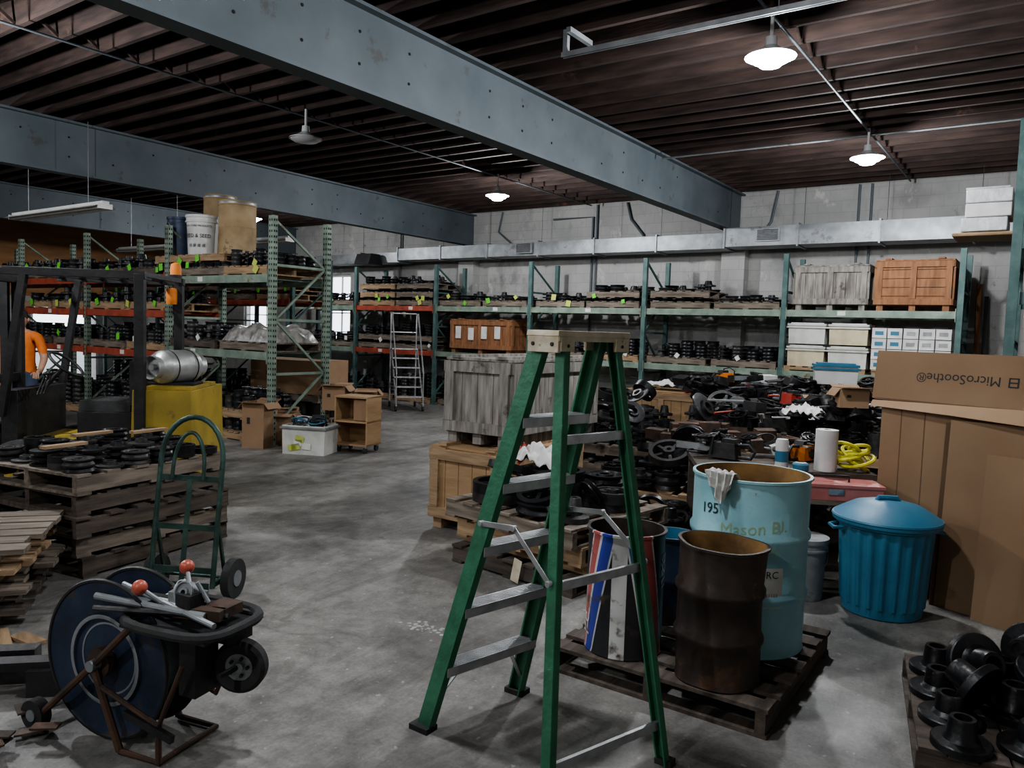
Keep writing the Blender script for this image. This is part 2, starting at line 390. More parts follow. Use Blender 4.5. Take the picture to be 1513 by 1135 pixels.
# ---------------------------------------------------------------- generic parts
def pallet(mb,M,lx=1.15,ly=1.0,m=None,h=.13,nb=7):
    m=m or M_wood
    for k in range(3): mb.box((0,-ly/2+.03+k*(ly-.06)/2,h/2),(lx,.045,h-.036),m,M)
    for k in range(nb):
        x=-lx/2+.05+k*(lx-.1)/(nb-1)
        if R.random()<.95: mb.box((x+R.uniform(-.008,.008),R.uniform(-.01,.01),h-.009),(.10,ly,.018),m,M)
    for k in range(3): mb.box((-lx/2+.05+k*(lx-.1)/2,0,.009),(.10,ly,.018),m,M)
def casting(mb,M,r,h,kind,m,seg=16):
    if kind==0:
        mb.lathe([(.28*r,0),(r,0),(r,.35*h),(.92*r,.4*h),(.5*r,.45*h),(.46*r,h),(.28*r,h)],m,M,seg,True)
    elif kind==1:
        mb.lathe([(.25*r,0),(r,0),(r,.12*h),(.86*r,.5*h),(r,.88*h),(r,h),(.88*r,h),(.82*r,.75*h),(.45*r,.75*h),(.42*r,h),(.25*r,h)],m,M,seg,True)
    elif kind==2:
        mb.lathe([(.8*r,0),(r,0),(r,h),(.8*r,h)],m,M,seg+4,True)
        mb.lathe([(.12*r,0),(.3*r,0),(.3*r,h*1.15),(.12*r,h*1.15)],m,M,12,True)
        for a in range(5): mb.bar((.25*r*math.cos(a*1.2566),.25*r*math.sin(a*1.2566),h*.5),(.85*r*math.cos(a*1.2566),.85*r*math.sin(a*1.2566),h*.5),.16*r,h*.5,m,M=M)
    else:
        mb.lathe([(.2*r,0),(r,0),(r,.22*h),(.55*r,.3*h),(.42*r,h*.95),(.36*r,h),(.2*r,h)],m,M,seg,True)
def pile(mb,M,lx,ly,r=.11,h=.06,mx=3,ms=(M_iron,M_iron,M_iron2),kinds=(0,1,1,3),fill=.95,seg=14,mn=None):
    nx=max(1,int(lx/(2*r+.008))); ny=max(1,int(ly/(2*r+.008)))
    for i in range(nx):
        for j in range(ny):
            if R.random()>fill: continue
            x=-lx/2+(i+.5)*lx/nx; y=-ly/2+(j+.5)*ly/ny
            k=R.choice(kinds); m=R.choice(ms); n=R.randint(mn or max(1,mx-1),mx); z=0
            rr=r*R.uniform(.88,1)
            for q in range(n):
                hh=h*(1.7 if k==3 else 1)
                casting(mb,M@T(x+R.uniform(-.005,.005),y,z),rr,hh,k,m,seg); z+=hh+.001
                if k==3 and q>0: break
def jumble(mb,M,lx,ly,z,n,r0,r1,ms=(M_iron,M_iron,M_iron2),seg=18):
    for i in range(n):
        r=R.uniform(r0,r1); tl=R.choice((0,.3,.7,1.2))*R.uniform(.6,1.1)
        casting(mb,M@T(R.uniform(-lx/2,lx/2),R.uniform(-ly/2,ly/2),z+r*abs(math.sin(tl))*.9)@RZ(R.uniform(0,6))@RX(tl),r,r*R.uniform(.3,.6),R.choice((0,1,2,2,3)),R.choice(ms),seg)
def tags(mb,M,lx,y,z,n,cols):
    for i in range(n):
        x=R.uniform(-lx/2,lx/2); c=R.choice(cols); s=R.uniform(.07,.11)
        A=M@T(x,y,z+R.uniform(-.05,.12))@RY(R.uniform(-.7,.7))@RX(R.uniform(-.15,.1))
        mb.box((0,0,0),(s,.003,s*1.1),c,A)
def load(X,Y,z,yw=0,lx=1.12,ly=.98,lay=1,r=.11,h=.06,mx=2,m=None,tg=0,cols=(M_tagg,M_tagy),name='pallet_of_castings',kinds=(0,1,1,3),ms=(M_iron,M_iron,M_iron2),jn=0,between=1):
    mb=MB(); zz=0; m=m or R.choice((M_wood,M_wood3,M_wood2,M_wood))
    for k in range(lay):
        pallet(mb,T(R.uniform(-.02,.02),0,zz),lx,ly,m); zz+=.131
        if k<lay-1:
            pile(mb,T(0,0,zz),lx*.9,ly*.9,r,h,between,ms,(1,),1.0,mn=between); zz+=(h+.001)*between
        else: 
            pile(mb,T(0,0,zz),lx*.94,ly*.92,r*R.uniform(.9,1.1),h,mx,ms,kinds)
            if jn: jumble(mb,I4,lx*.6,ly*.6,zz+h*mx,jn,r*1.0,r*1.7,ms)
    if tg: tags(mb,I4,lx*.9,-ly/2-.015,.12,tg,cols)
    return mb.build(name,T(X,Y,z)@RZ(yw))

def rack(name,xs,y0,dep,ht,beams,mp,holes=False,pw=.08):
    mb=MB()
    for x in xs:
        for y in (y0,y0+dep):
            mb.box((x,y,ht/2),(pw,.075,ht),mp); mb.box((x,y,.01),(.15,.13,.02),mp)
            if holes:
                z=.1
                while z<ht-.05:
                    for s in (-.022,.022):
                        mb.box((x+s,y-.0385,z),(.016,.004,.03),M_hole); mb.box((x+pw/2+.001,y+s*.8,z),(.004,.016,.03),M_hole)
                    z+=.075
        z=.25; k=0
        while z<ht-.1:
            z2=min(z+.75,ht-.06)
            mb.box((x,y0+dep/2,z),(.035,dep-.06,.035),mp)
            a,b=(y0+.04,y0+dep-.04) if k%2==0 else (y0+dep-.04,y0+.04)
            mb.bar((x,a,z),(x,b,z2),.03,.03,mp); z+=.75;k+=1
    for i in range(len(xs)-1):
        a,b=sorted((xs[i],xs[i+1]))
        for (z,m) in beams[i]:
            for y in (y0-.01,y0+dep+.01):
                mb.box(((a+b)/2,y,z-.055),(b-a-pw-.001,.05,.11),m)
            for s in (a+.05,b-.05): mb.box((s,y0-.045,z-.06),(.012,.02,.2),m)
            for k in range(4): mb.box((a+(b-a)*(k+.5)/4,y0+dep/2,z-.035),(.04,dep-.04,.03),m)
            if R.random()<.8: mb.box(((a+b)/2+R.uniform(-.6,.6),y0-.037,z-.05),(.12,.004,.07),M_paper)
    return mb.build(name)

# ---------------------------------------------------------------- back rack row
xs=[-1.12-2.53*k for k in range(7)]
G2=[(2.2,M_greenp),(1.2,M_greenp)]
rack('pallet_rack',xs,13.0,1.0,3.12,[G2,G2,G2,G2,[(2.2,M_red),(1.2,M_red)],G2],M_green)
yc=13.5
def crate(name,M,lx,ly,lz,mp,mbt,vert=True,lid=True,skid=.09,papers=0):
    mb=MB(); z0=skid; H=lz-skid
    for k in (-1,0,1): mb.box((k*(lx/2-.06),0,skid/2),(.09,ly,skid),mbt)
    t=.02
    def side(A,w):
        if vert:
            n=max(3,int(w/.14)); b=w/n
            for i in range(n): mb.box((-w/2+(i+.5)*b,0,z0+H/2+R.uniform(-.006,.006)),(b-.006,t,H),mp,A)
        else:
            n=max(3,int(H/.13)); b=H/n
            for i in range(n): mb.box((0,0,z0+(i+.5)*b),(w+R.uniform(-.01,.01),t,b-.008),mp,A)
        for z in (z0+.05,z0+H-.05): mb.box((0,-.022,z),(w+.04,.024,.09),mbt,A)
        for x in (-w/2+.04,0,w/2-.04) if w>.9 else (-w/2+.04,w/2-.04): mb.box((x,-.024,z0+H/2),(.085,.03,H-.19),mbt,A)
    side(T(0,-ly/2,0),lx); side(T(0,ly/2,0)@RZ(pi),lx); side(T(lx/2,0,0)@RZ(pi/2),ly); side(T(-lx/2,0,0)@RZ(-pi/2),ly)
    mb.box((0,0,z0+.01),(lx-.03,ly-.03,.02),mp)
    if lid:
        n=int(ly/.14); b=ly/n
        for i in range(n): mb.box((0,-ly/2+(i+.5)*b,lz+.011+R.uniform(0,.004)),(lx+.05,b-.005,.022),mp)
        for k in (-1,1): mb.box((k*lx*.35,0,lz+.035),(.09,ly+.03,.025),mbt)
    for i in range(papers):
        mb.box((-lx*.36+i*lx*.22,-ly/2-.042,z0+H*R.uniform(.45,.6)),(.15,.003,.26),M_paper)
    return mb.build(name,M)
crate('wooden_crate',T(-2.95,yc,2.2),1.08,.95,.70,M_greywood,M_greywood,vert=True)
crate('wooden_crate',T(-1.76,yc,2.2),1.02,.95,.76,M_woodor,M_woodor,vert=False)
def tote(name,M,lx=.6,ly=.42,h=.32,body=M_clear,lidm=M_white,stuff=False):
    mb=MB()
    for s in (-1,1):
        mb.box((0,s*(ly/2-.012),h/2),(lx-.02,.012,h),body,tx=1.04); mb.box((s*(lx/2-.012),0,h/2),(.012,ly-.02,h),body)
    mb.box((0,0,.008),(lx-.03,ly-.03,.012),body)
    if not stuff: mb.box((0,0,h+.012),(lx+.03,ly+.03,.03),lidm); mb.box((0,0,h+.035),(lx-.06,ly-.06,.02),lidm)
    mb.box((0,0,h*.42),(lx-.06,ly-.06,h*.75),M_paper if not stuff else M_card)
    for s in (-1,1):
        mb.box((s*(lx/2+.012),0,h-.03),(.03,ly+.03,.025),lidm); mb.box((0,s*(ly/2+.005),h-.03),(lx+.05,.025,.025),lidm)
    if stuff:
        for k in range(18):
            c=Vector((R.uniform(-.17,.17),R.uniform(-.1,.1),h*.85+R.uniform(0,.12)))
            A=T(c)@RX(R.uniform(-.8,.8))@RZ(R.random()*6)
            mb.torus(R.uniform(.06,.12),.009,R.choice((M_blk,M_paper,M_dkblue,M_galv,M_blue)),A,18,5)
        mb.box((.1,0,h+.06),(.16,.14,.12),M_blk,RZ(.4)); mb.box((-.14,.05,h+.04),(.2,.1,.1),M_white,RZ(-.3))
        for k in range(5): mb.box((R.uniform(-.2,.2),-ly/2-.004,h*R.uniform(.2,.6)),(.12,.002,.08),R.choice((M_blue,M_tagy,M_paper)),RY(R.uniform(-.3,.3)))
    return mb.build(name,M)
mb=MB(); pallet(mb,I4,1.25,1.0,M_wood2,.08); mb.build('wooden_pallet',T(-2.98,yc,1.2))
mb=MB(); pallet(mb,I4,1.05,1.0,M_wood2,.08); mb.build('wooden_pallet',T(-1.74,yc,1.2))
M_totey=mat('tote_plastic_cream',(.60,.53,.36),(.45,.38,.25),.35,0,5,bump=.03)
for i in range(2):
    for k in range(2):
        tote('storage_tote',T(-3.28+i*.64,13.25,1.281+k*.37),.58,.42,.30,(M_totey,M_clear)[(i+k)%2],M_white if k else M_clear)
mb=MB()
for i in range(5):
    for j in range(4):
        if R.random()<.97:
            A=T(-.44+i*.22,-.3+R.uniform(-.02,.02),j*.165)
            mb.box((0,.2,.08),(.205,.5,.155),M_paper,A); mb.box((0,-.052,.08),(.12,.004,.06),M_blue if i<2 else M_grey,A)
            mb.box((0,.2,.152),(.21,.505,.010),M_white,A)
mb.build('stack_of_white_boxes',T(-1.75,yc-.1,1.281))
for k in range(1,6):
    xm=(xs[k]+xs[k+1])/2
    for s in (.6,-.6):
        hi=(k==4)
        load(xm+s,yc,2.2,lay=3 if hi else (2 if (k==1 and s<0) or (k==2 and s>0) else 1),mx=R.choice((2,3)),r=R.choice((.11,.13,.15)),h=.06,tg=(0,0,2,2,3,1)[k],m=R.choice((M_wood,M_wood2)))
        if k!=3: load(xm+s,yc,1.2,lay=2 if k==4 else 1,mx=R.choice((4,5)),r=R.choice((.09,.11,.13)),h=.06,tg=1,cols=(M_paper,))
        load(xm+s,yc,0,mx=R.choice((5,7)),r=R.choice((.11,.14)),h=.08,lay=1)
crate('wooden_crate',T(xs[3]-1.3,yc,1.2),1.6,.9,.70,M_woodor,M_woodor,vert=True,papers=4,lid=True)
for s in (.6,-.6): load(-2.385+s,yc,0,mx=6,r=.12,h=.07)

# ---------------------------------------------------------------- left rack row
xl=[-8.73-2.53*k for k in range(5)]
rack('pallet_rack',xl,6.7,.95,3.16,[[(2.37,M_greenp),(1.3,M_greenp)],[(2.4,M_red),(1.85,M_red),(1.2,M_red)],[(2.4,M_red),(1.85,M_red),(1.2,M_red)],[(2.4,M_red),(1.2,M_red)]],M_greenp,holes=True,pw=.10)
mb=MB(); pallet(mb,I4,1.75,.98,M_wood); pile(mb,T(0,0,.131),1.7,.9,.09,.07,1,kinds=(1,),fill=1); pallet(mb,T(0,0,.203),1.8,1.0,M_wood2,.12,9)
tags(mb,I4,1.6,-.51,.15,3,(M_tagg,))
mb.build('pallet_of_castings',T(-10.7,7.17,2.37))
load(-9.32,7.17,2.37,lx=.98,lay=1,mx=4,r=.09,h=.06,tg=2,m=M_wood2)
def fibre(name,M,r,h,m=M_fiber):
    mb=MB()
    mb.lathe([(0,0),(r,0),(r*1.015,.01),(r*1.015,.05),(r,.055),(r,h*.5),(r*1.02,h*.5+.01),(r,h*.5+.02),(r,h-.07),(r*1.03,h-.065),(r*1.03,h),(r*.9,h-.01),(0,h-.01)],m,seg=36)
    mb.lathe([(r*1.032,h-.05),(r*1.04,h-.035),(r*1.032,h-.02)],M_galv,seg=36)
    return mb.build(name,M)
zt=2.37+.325
fibre('fibre_drum',T(-10.12,7.12,zt),.27,.80)
mb=MB(); mb.box((0,0,.12),(.45,.45,.24),M_card); mb.box((0,0,.24),(.05,.45,.004),M_cardd); mb.build('cardboard_box',T(-11.0,7.42,zt))
fibre('fibre_drum',T(-11.0,7.42,zt+.243),.25,.76)
def bucket(name,M,r,h,m,txt=None,lid=False,a0=0):
    mb=MB()
    mb.lathe([(0,0),(r*.86,0),(r*.88,.01),(r*.97,h*.82),(r*1.05,h*.82),(r*1.05,h*.85),(r*1.0,h*.86),(r*1.0,h*.93),(r*1.05,h*.94),(r*1.06,h),(r*.97,h),(r*.84,.02),(0,.02)],m,seg=30)
    if lid: mb.lathe([(r*1.07,h*.96),(r*1.07,h+.01),(r*.95,h+.012),(0,h+.008)],m,seg=30)
    if not txt: mb.path([(r*1.07*math.cos(t),-r*.8*math.sin(t),h*.86-r*1.2*math.sin(t)) for t in [pi*i/12 for i in range(13)]],.004,M_galv,5,RZ(a0+pi/2))
    if txt:
        for i,(s,sz,zz) in enumerate(txt): text_wrap(mb,s,sz,M_ink,r*1.0,a0,zz)
    return mb.build(name,M)
bucket('plastic_bucket',T(-10.72,6.93,zt),.235,.60,M_white,[('FARM STORE PRODUCTS',.04,.42),('FEED & SEED',.075,.26),('# # # #',.08,.12)],a0=-.95)
bucket('plastic_bucket',T(-11.40,6.98,zt),.19,.62,M_dkblue)
load(-10.6,7.17,1.3,lx=1.15,mx=4,r=.09,h=.065,tg=1,cols=(M_tagg,M_paper),m=M_wood3)
def wrapped(name,M,lx,ly,h,bm=M_wrap):
    mb=MB(); pallet(mb,I4,lx,ly,M_wood)
    pile(mb,T(0,0,.131),lx*.85,ly*.85,.09,.06,2)
    n=30;m_=20; vs=[];fs=[]
    for i in range(n+1):
        for j in range(m_+1):
            u=i/n*2-1;v=j/m_*2-1
            e=(1-abs(u)**6)*(1-abs(v)**6)
            z=.131+h*e**.5*(.8+.2*math.sin(u*7+v*3)*math.cos(v*6))+ (R.uniform(-.015,.015) if e>0.01 else 0)
            vs.append((u*lx*.48,v*ly*.47,max(.132,z)))
    for i in range(n):
        for j in range(m_): a=i*(m_+1)+j; fs.append((a,a+m_+1,a+m_+2,a+1))
    mb.add(vs,fs,bm)
    return mb.build(name,M,60)
wrapped('wrapped_pallet_load',T(-9.38,7.17,1.3),1.15,.92,.28)
load(-9.75,7.17,0,lx=.9,lay=2,between=2,mx=3,r=.085,h=.09,kinds=(1,1,0),m=M_wood2); load(-10.75,7.17,0,lx=1.0,lay=2,mx=3,r=.12,h=.07)
for k in (1,2,3):
    xm=(xl[k]+xl[k+1])/2
    for s in (.6,-.6):
        load(xm+s,7.17,2.4,mx=3,r=.11,h=.07,tg=3,cols=(M_tagg,))
        if k<3: load(xm+s,7.17,1.85,mx=2,r=.12,h=.08,tg=2,m=M_wood2)
        load(xm+s,7.17,1.2,mx=4,r=.10,h=.06,tg=1,cols=(M_paper,M_tagg))
        load(xm+s,7.17,0,mx=6,r=.13,h=.08)
rack('pallet_rack',[-12.9-2.53*k for k in range(4)],10.4,1.0,3.1,[[(2.2,M_red),(1.2,M_red)]]*3,M_green)
for k in range(3):
    for s in (.6,-.6):
        X=-14.165-2.53*k+s
        load(X,10.9,2.2,lay=2,mx=2,r=.13,h=.07,tg=2); load(X,10.9,1.2,mx=4,r=.13,h=.07,tg=1); load(X,10.9,0,mx=6,r=.13,h=.08)
def carton(name,M,lx,ly,h,open_=False,m=M_card):
    mb=MB(); t=.006
    for s in (-1,1):
        mb.box((0,s*(ly/2-t/2),h/2),(lx,t,h),m); mb.box((s*(lx/2-t/2),0,h/2),(t,ly-2*t,h),m)
    mb.box((0,0,t/2),(lx-.02,ly-.02,t),m)
    if open_:
        for s in (-1,1):
            mb.bar((0,s*ly/2,h),(0,s*(ly/2+ly*.32),h+ly*.12*R.uniform(-1,1)),lx*.98,t,m)
            mb.bar((s*lx/2,0,h),(s*(lx/2+lx*.2),0,h-.08),ly*.98,t,m)
        mb.box((0,0,h*.4),(lx*.9,ly*.9,h*.7),M_paper)
    else:
        mb.box((0,-ly*.253,h+t/2),(lx,ly*.49,t),m); mb.box((0,ly*.253,h+t/2),(lx,ly*.49,t),m)
        mb.box((0,0,h+t+.001),(lx*1.0,.05,.002),M_cardd)
    mb.box((-lx*.2,-ly/2-.001,h*.6),(lx*.14,.002,h*.14),M_ink)
    return mb.build(name,M)
mb=MB(); pallet(mb,T(0,0,.42),1.3,.8,M_wood); pallet(mb,T(0,0,0),1.3,.8,M_wood); pile(mb,T(0,0,.131),1.2,.7,.1,.28,1,kinds=(1,)); mb.build('pallet_of_castings',T(-10.45,8.6,0)@RZ(.25))
carton('cardboard_box',T(-10.45,8.6,.552)@RZ(.25),1.4,.8,.55)
for k,(r,d,hh) in enumerate(((-3.45,10.45,.62),(-3.20,10.72,.45))): carton('cardboard_box',T(W(r,d))@RZ(yaw(1,-.3)+k*.3),.34,.32,hh,open_=True)

mb=MB()
for s in (-1,1): mb.box((s*.24,0,.43),(.02,.38,.66),M_woodply)
mb.box((0,.185,.43),(.48,.012,.66),M_woodply)
for z in (.11,.42,.75): mb.box((0,0,z),(.50,.40,.022),M_woodply)
mb.box((.12,-.05,.58),(.20,.2,.28),M_card)
for x in (-1,1):
    for y in (-1,1): mb.cyl((x*.2-.01,y*.15,.045),(x*.2+.015,y*.15,.045),.045,M_rub,12); mb.box((x*.2,y*.15,.085),(.05,.05,.03),M_galv)
mb.build('wooden_cabinet_cart',T(W(-2.08,10.35))@RZ(yaw(1,-.35)))
mb=MB(); mb.box((0,0,.45),(.8,.45,.03),M_woodply)
for x in (-1,1):
    for y in (-1,1): mb.box((x*.32,y*.2,.22),(.04,.04,.44),M_woodply)
mb.box((0,0,.15),(.64,.4,.02),M_woodply); mb.build('wooden_bench',T(W(-2.35,11.3)))
carton('cardboard_box',T(W(-2.57,11.22,.466))@RZ(.5),.34,.32,.36,open_=True); carton('cardboard_box',T(W(-2.15,11.35,.466))@RZ(.7),.33,.3,.30,open_=True)
tote('storage_tote',T(W(-2.66,10.1))@RZ(yaw(1,-.2)),.6,.42,.38,M_clear,M_galv,stuff=True)

mb=MB()
w=.55;n=6
for s in (-1,1):
    mb.path([(s*w/2,-.55,.1),(s*w/2,.35,1.25),(s*w/2,.5,1.25),(s*w/2,.5,.1)],.018,M_alu,8)
    mb.path([(s*w/2,-.5,.75),(s*w/2,.3,2.0),(s*w/2,.5,2.0),(s*w/2,.5,1.2)],.016,M_alu,8)
    mb.path([(s*w/2,-.5,.75),(s*w/2,-.5,.1)],.014,M_alu,8); mb.path([(s*w/2,-.55,.12),(s*w/2,.5,.12)],.014,M_alu,8)
    for y in (-.5,.5): mb.cyl((s*w/2-.02,y,.055),(s*w/2+.02,y,.055),.055,M_rub,12)
for i in range(n):
    t=(i+1)/n; mb.box((0,-.55+.9*t,.1+1.15*t),(w,.16,.025),M_alu)
mb.path([(-w/2,.5,2.0),(w/2,.5,2.0)],.014,M_alu); mb.path([(-w/2,.5,1.6),(w/2,.5,1.6)],.014,M_alu)
mb.build('rolling_warehouse_stair',T(W(-2.22,16.0))@RZ(.9))

# ---------------------------------------------------------------- centre crates
cl=W(0.0,6.81); cu=W(.13,7.02)
crate('wooden_crate',T(cl.x,cl.y,0),.72,1.25,.69,M_woodply,M_wood2,vert=True,lid=True)
crate('wooden_crate',T(cu.x,cu.y,.74)@RZ(.03),.64,1.5,.70,M_greywood,M_greywood,vert=True,lid=True)

ym=yaw(.75,-.66)
mb=MB()
pallet(mb,T(0,0,0),1.1,1.05,M_wood3); 
mb.box((0,-.35,.165),(1.15,.09,.07),M_wood2); mb.box((0,.35,.165),(1.15,.09,.07),M_wood2)
pile(mb,T(0,0,.131),.95,.5,.11,.06,1)
pallet(mb,T(.02,.02,.20)@RZ(.03),1.1,1.05,M_wood2); pallet(mb,T(0,0,.331)@RZ(-.04),1.2,1.12,M_wood)
zz=.463
for (x,y,r,k,hh,n) in ((-.32,-.28,.2,2,.07,2),(.12,-.3,.2,1,.07,1),(.36,.1,.17,2,.06,2),(-.1,.12,.21,2,.07,3),(-.42,.2,.12,0,.09,2),(.15,.38,.15,1,.06,3),(.44,-.38,.1,3,.16,1),(-.35,.42,.1,0,.1,2)):
    for q in range(n): casting(mb,T(x,y,zz+q*(hh+.002)),r,hh,k,R.choice((M_iron,M_iron2)),26)
casting(mb,T(.1,-.28,zz+.12)@RX(.5),.19,.06,2,M_iron,26); casting(mb,T(-.3,-.2,zz+.2)@RX(-.35),.17,.05,2,M_iron,26)
jumble(mb,I4,.9,.8,zz+.06,8,.08,.16)
for x,a in ((.1,.2),(.42,-.3)): mb.box((x,-.58,.12),(.07,.004,.16),M_cap,RY(a))
mb.build('pallet_of_castings',T(W(.36,5.55))@RZ(ym))
def cloth(name,M,lx,ly,hh,m,seed=1):
    mb=MB();n=18; vs=[];fs=[];q=random.Random(seed)
    a,b,c=q.uniform(4,9),q.uniform(4,9),q.uniform(0,6)
    for i in range(n+1):
        for j in range(n+1):
            u=i/n*2-1;v=j/n*2-1; e=max(0,1-(u*u+v*v)*.6)
            vs.append((u*lx/2*(1+.15*math.sin(b*v)),v*ly/2*(1+.15*math.sin(a*u)),hh*e*(.7+.3*math.sin(a*u+c)*math.cos(b*v))+.02*math.sin(14*u+9*v)+.02))
    for i in range(n):
        for j in range(n): k=i*(n+1)+j; fs.append((k,k+n+1,k+n+2,k+1))
    mb.add(vs,fs,m); o=mb.build(name,M,80)
    s=o.modifiers.new('t','SOLIDIFY'); s.thickness=.006
    return o
cloth('white_rag',T(W(.22,5.75,.69)),.40,.28,.17,M_paper,3)
cloth('red_rag',T(W(.06,5.85,.70)),.22,.2,.14,M_redp,6)

field=[ # r,d,lay,mx,yaw,radius
 (1.45,7.1,2,3,.1,.12),(2.62,7.1,1,4,0,.13),(1.2,8.45,3,3,.05,.11),(2.4,8.5,3,3,.0,.12),(3.6,8.3,3,3,.1,.11),
 (1.5,9.9,3,4,0,.11),(2.75,9.9,3,4,.1,.12),(4.0,9.7,3,4,0,.11),(5.2,9.3,3,4,0,.11),(4.3,6.9,3,3,.1,.11),(4.2,11.2,3,5,0,.12),(5.6,10.8,3,5,0,.12)]
for (r,d,lay,mx,yw,rr) in field:
    p=W(r,d); load(p.x,p.y,0,yw,lay=lay,mx=mx,r=rr,h=.075,m=R.choice((M_wood,M_wood3,M_wood2)),kinds=(0,1,1,2,3),ms=(M_iron,M_iron,M_iron2,M_iron2),tg=1,cols=(M_paper,),jn=5)
mb=MB(); pallet(mb,I4,1.1,1.0,M_wood3); jumble(mb,I4,.8,.7,.131,20,.09,.17); pile(mb,T(0,0,.131),1.0,.9,.12,.07,3,ms=(M_iron,M_iron2)); mb.build('pallet_of_castings',T(W(1.15,5.95))@RZ(.3))
crate('wooden_crate',T(W(2.45,11.6)),1.25,.8,.86,M_woodply,M_wood2,vert=True,lid=True)
cloth('white_rag',T(W(2.5,11.55,.93)),.9,.5,.10,M_paper,5)
mb=MB()
for i in range(24):
    mb.box((R.uniform(-.5,.5),R.uniform(-.35,.35),.06+R.uniform(0,.16)),(.2,.1,.1),M_rust,RZ(R.uniform(-1,1))@RX(R.uniform(-.2,.2)))
mb.build('pile_of_rusty_blocks',T(W(2.0,7.6,.60)))

# ---------------------------------------------------------------- workbench with clutter
bx=W(2.05,5.86); by=yaw(1,-.12)
BM=T(bx.x,bx.y,0)@RZ(by)
HB=.76
mb=MB(); mb.box((0,0,HB-.02),(1.25,.8,.04),M_wood3)
for x in (-.57,.57):
    for y in (-.35,.35): mb.box((x,y,HB/2-.02),(.08,.08,HB-.04),M_wood3)
mb.box((0,0,.25),(1.2,.7,.03),M_wood3)
for y in (-.36,.36): mb.box((0,y,HB-.09),(1.15,.04,.1),M_wood3)
jumble(mb,I4,1.0,.5,.27,14,.08,.15)
mb.build('workbench',BM)
def on(x,y,z=HB+.001): return BM@T(x,y,z)
mb=MB(); mb.lathe([(.02,0),(.078,0),(.078,.30),(.02,.30)],M_paper,seg=28,loop=True); mb.lathe([(.018,0),(.022,0),(.022,.302),(.018,.302)],M_card,seg=16,loop=True); mb.build('paper_towel_roll',on(.29,-.30))
mb=MB(); mb.lathe([(0,0),(.044,0),(.046,.005),(.046,.20),(.040,.21),(.040,.215),(0,.215)],M_white,seg=24); mb.lathe([(.0465,.05),(.0465,.13)],M_blue,seg=24); mb.build('spray_can',on(-.02,-.30))
mb=MB(); mb.lathe([(.0,0),(.055,0),(.058,.04),(.05,.05),(0,.052)],M_blue,seg=24); mb.lathe([(.03,.052),(.04,.055),(.03,.058)],M_white,seg=24); mb.build('tape_tin',on(.11,-.33))
def chainsaw(name,M,m):
    mb=MB(); mb.box((0,0,.09),(.28,.16,.15),m,tx=.85,ty=.85); mb.box((-.05,0,.18),(.16,.1,.05),M_blk,tx=.8); mb.box((.05,-.085,.08),(.14,.02,.1),M_blk)
    mb.path([(.1,-.09,.04),(.1,-.1,.2),(.08,-.02,.25),(.08,.1,.22),(.1,.1,.05)],.012,M_blk,8)
    mb.path([(-.13,0,.15),(-.24,0,.16),(-.3,0,.1),(-.26,0,.03),(-.13,0,.03)],.016,M_blk,8)
    mb.box((.34,-.07,.08),(.42,.006,.07),M_galv); mb.box((.34,-.07,.08),(.43,.004,.085),M_blk)
    return mb.build(name,M,bev=.008)
chainsaw('chainsaw',on(-.38,.0)@RZ(2.6)@Matrix.Scale(.8,4),M_blk); chainsaw('chainsaw',on(.25,.12)@RZ(.8)@Matrix.Scale(.8,4),M_orange)
mb=MB()
for i in range(9):
    c=Vector((R.uniform(-.05,.05),R.uniform(-.04,.04),.05+i*.014)); mb.torus(R.uniform(.06,.12),.013,M_yb,T(c)@RX(R.uniform(-.6,.6))@RY(R.uniform(-.5,.5)),20,6)
mb.build('yellow_strap_coil',on(.50,-.22))
mb=MB(); mb.box((0,0,.045),(.62,.26,.09),M_pinkred); mb.box((0,0,.1),(.64,.28,.02),M_pinkred); mb.path([(-.12,0,.11),(-.12,0,.15),(.12,0,.15),(.12,0,.11)],.008,M_blk); mb.box((0,-.135,.06),(.1,.01,.04),M_galv); mb.build('toolbox',T(W(2.25,5.29,.617))@RZ(by))
mb=MB(); mb.box((0,0,.6),(.8,.27,.03),M_wood)
for x in (-.36,.36):
    for y in (-.1,.1): mb.box((x,y,.2925),(.05,.05,.585),M_wood)
mb.build('wooden_bench',T(W(2.22,5.29))@RZ(by))
def toolpile(name,M,lx,ly,hz,n,s=1):
    mb=MB()
    for i in range(n):
        A=T(R.uniform(-lx,lx),R.uniform(-ly,ly),.02+R.uniform(0,hz))@RZ(R.uniform(0,3))@RX(R.uniform(-.5,.5))@Matrix.Scale(s,4)
        k=R.randint(0,5)
        if k==0: mb.path([(-.2,0,0),(.2,0,0)],.012,R.choice((M_blk,M_redp,M_galv,M_rust)),8,A)
        elif k in (1,5): casting(mb,A,.1,.06,R.choice((0,1,2)),R.choice((M_iron,M_iron2)),14)
        elif k==2: mb.box((0,0,0),(.22,.13,.10),R.choice((M_blk,M_blk,M_iron2,M_iron,M_paper,M_card,M_rust)),A)
        elif k==3: mb.torus(.12,.010,M_blk,A,16,5)
        else: mb.box((0,0,0),(.45,.05,.015),R.choice((M_galv,M_blk)),A)
    return mb.build(name,M)
toolpile('pile_of_tools',on(-.12,.20),.45,.16,.16,34,.7)
for (r,d,z) in ((2.9,8.2,.80),(3.6,8.3,.85),(2.75,9.9,.95),(4.0,9.7,.95)): toolpile('pile_of_machine_parts',T(W(r,d,z))@RZ(by),.6,.4,.22,44)
chainsaw('chainsaw',T(W(2.7,9.7,1.13))@RZ(1.2)@Matrix.Scale(.8,4),M_orange); chainsaw('chainsaw',T(W(3.0,8.2,1.0))@RZ(2.4)@Matrix.Scale(.8,4),M_redp)
cloth('white_rag',T(W(2.95,7.7,.95)),.34,.3,.10,M_paper,8)
carton('cardboard_box',T(W(3.55,8.0,1.02))@RZ(.6),.3,.22,.2,open_=True)
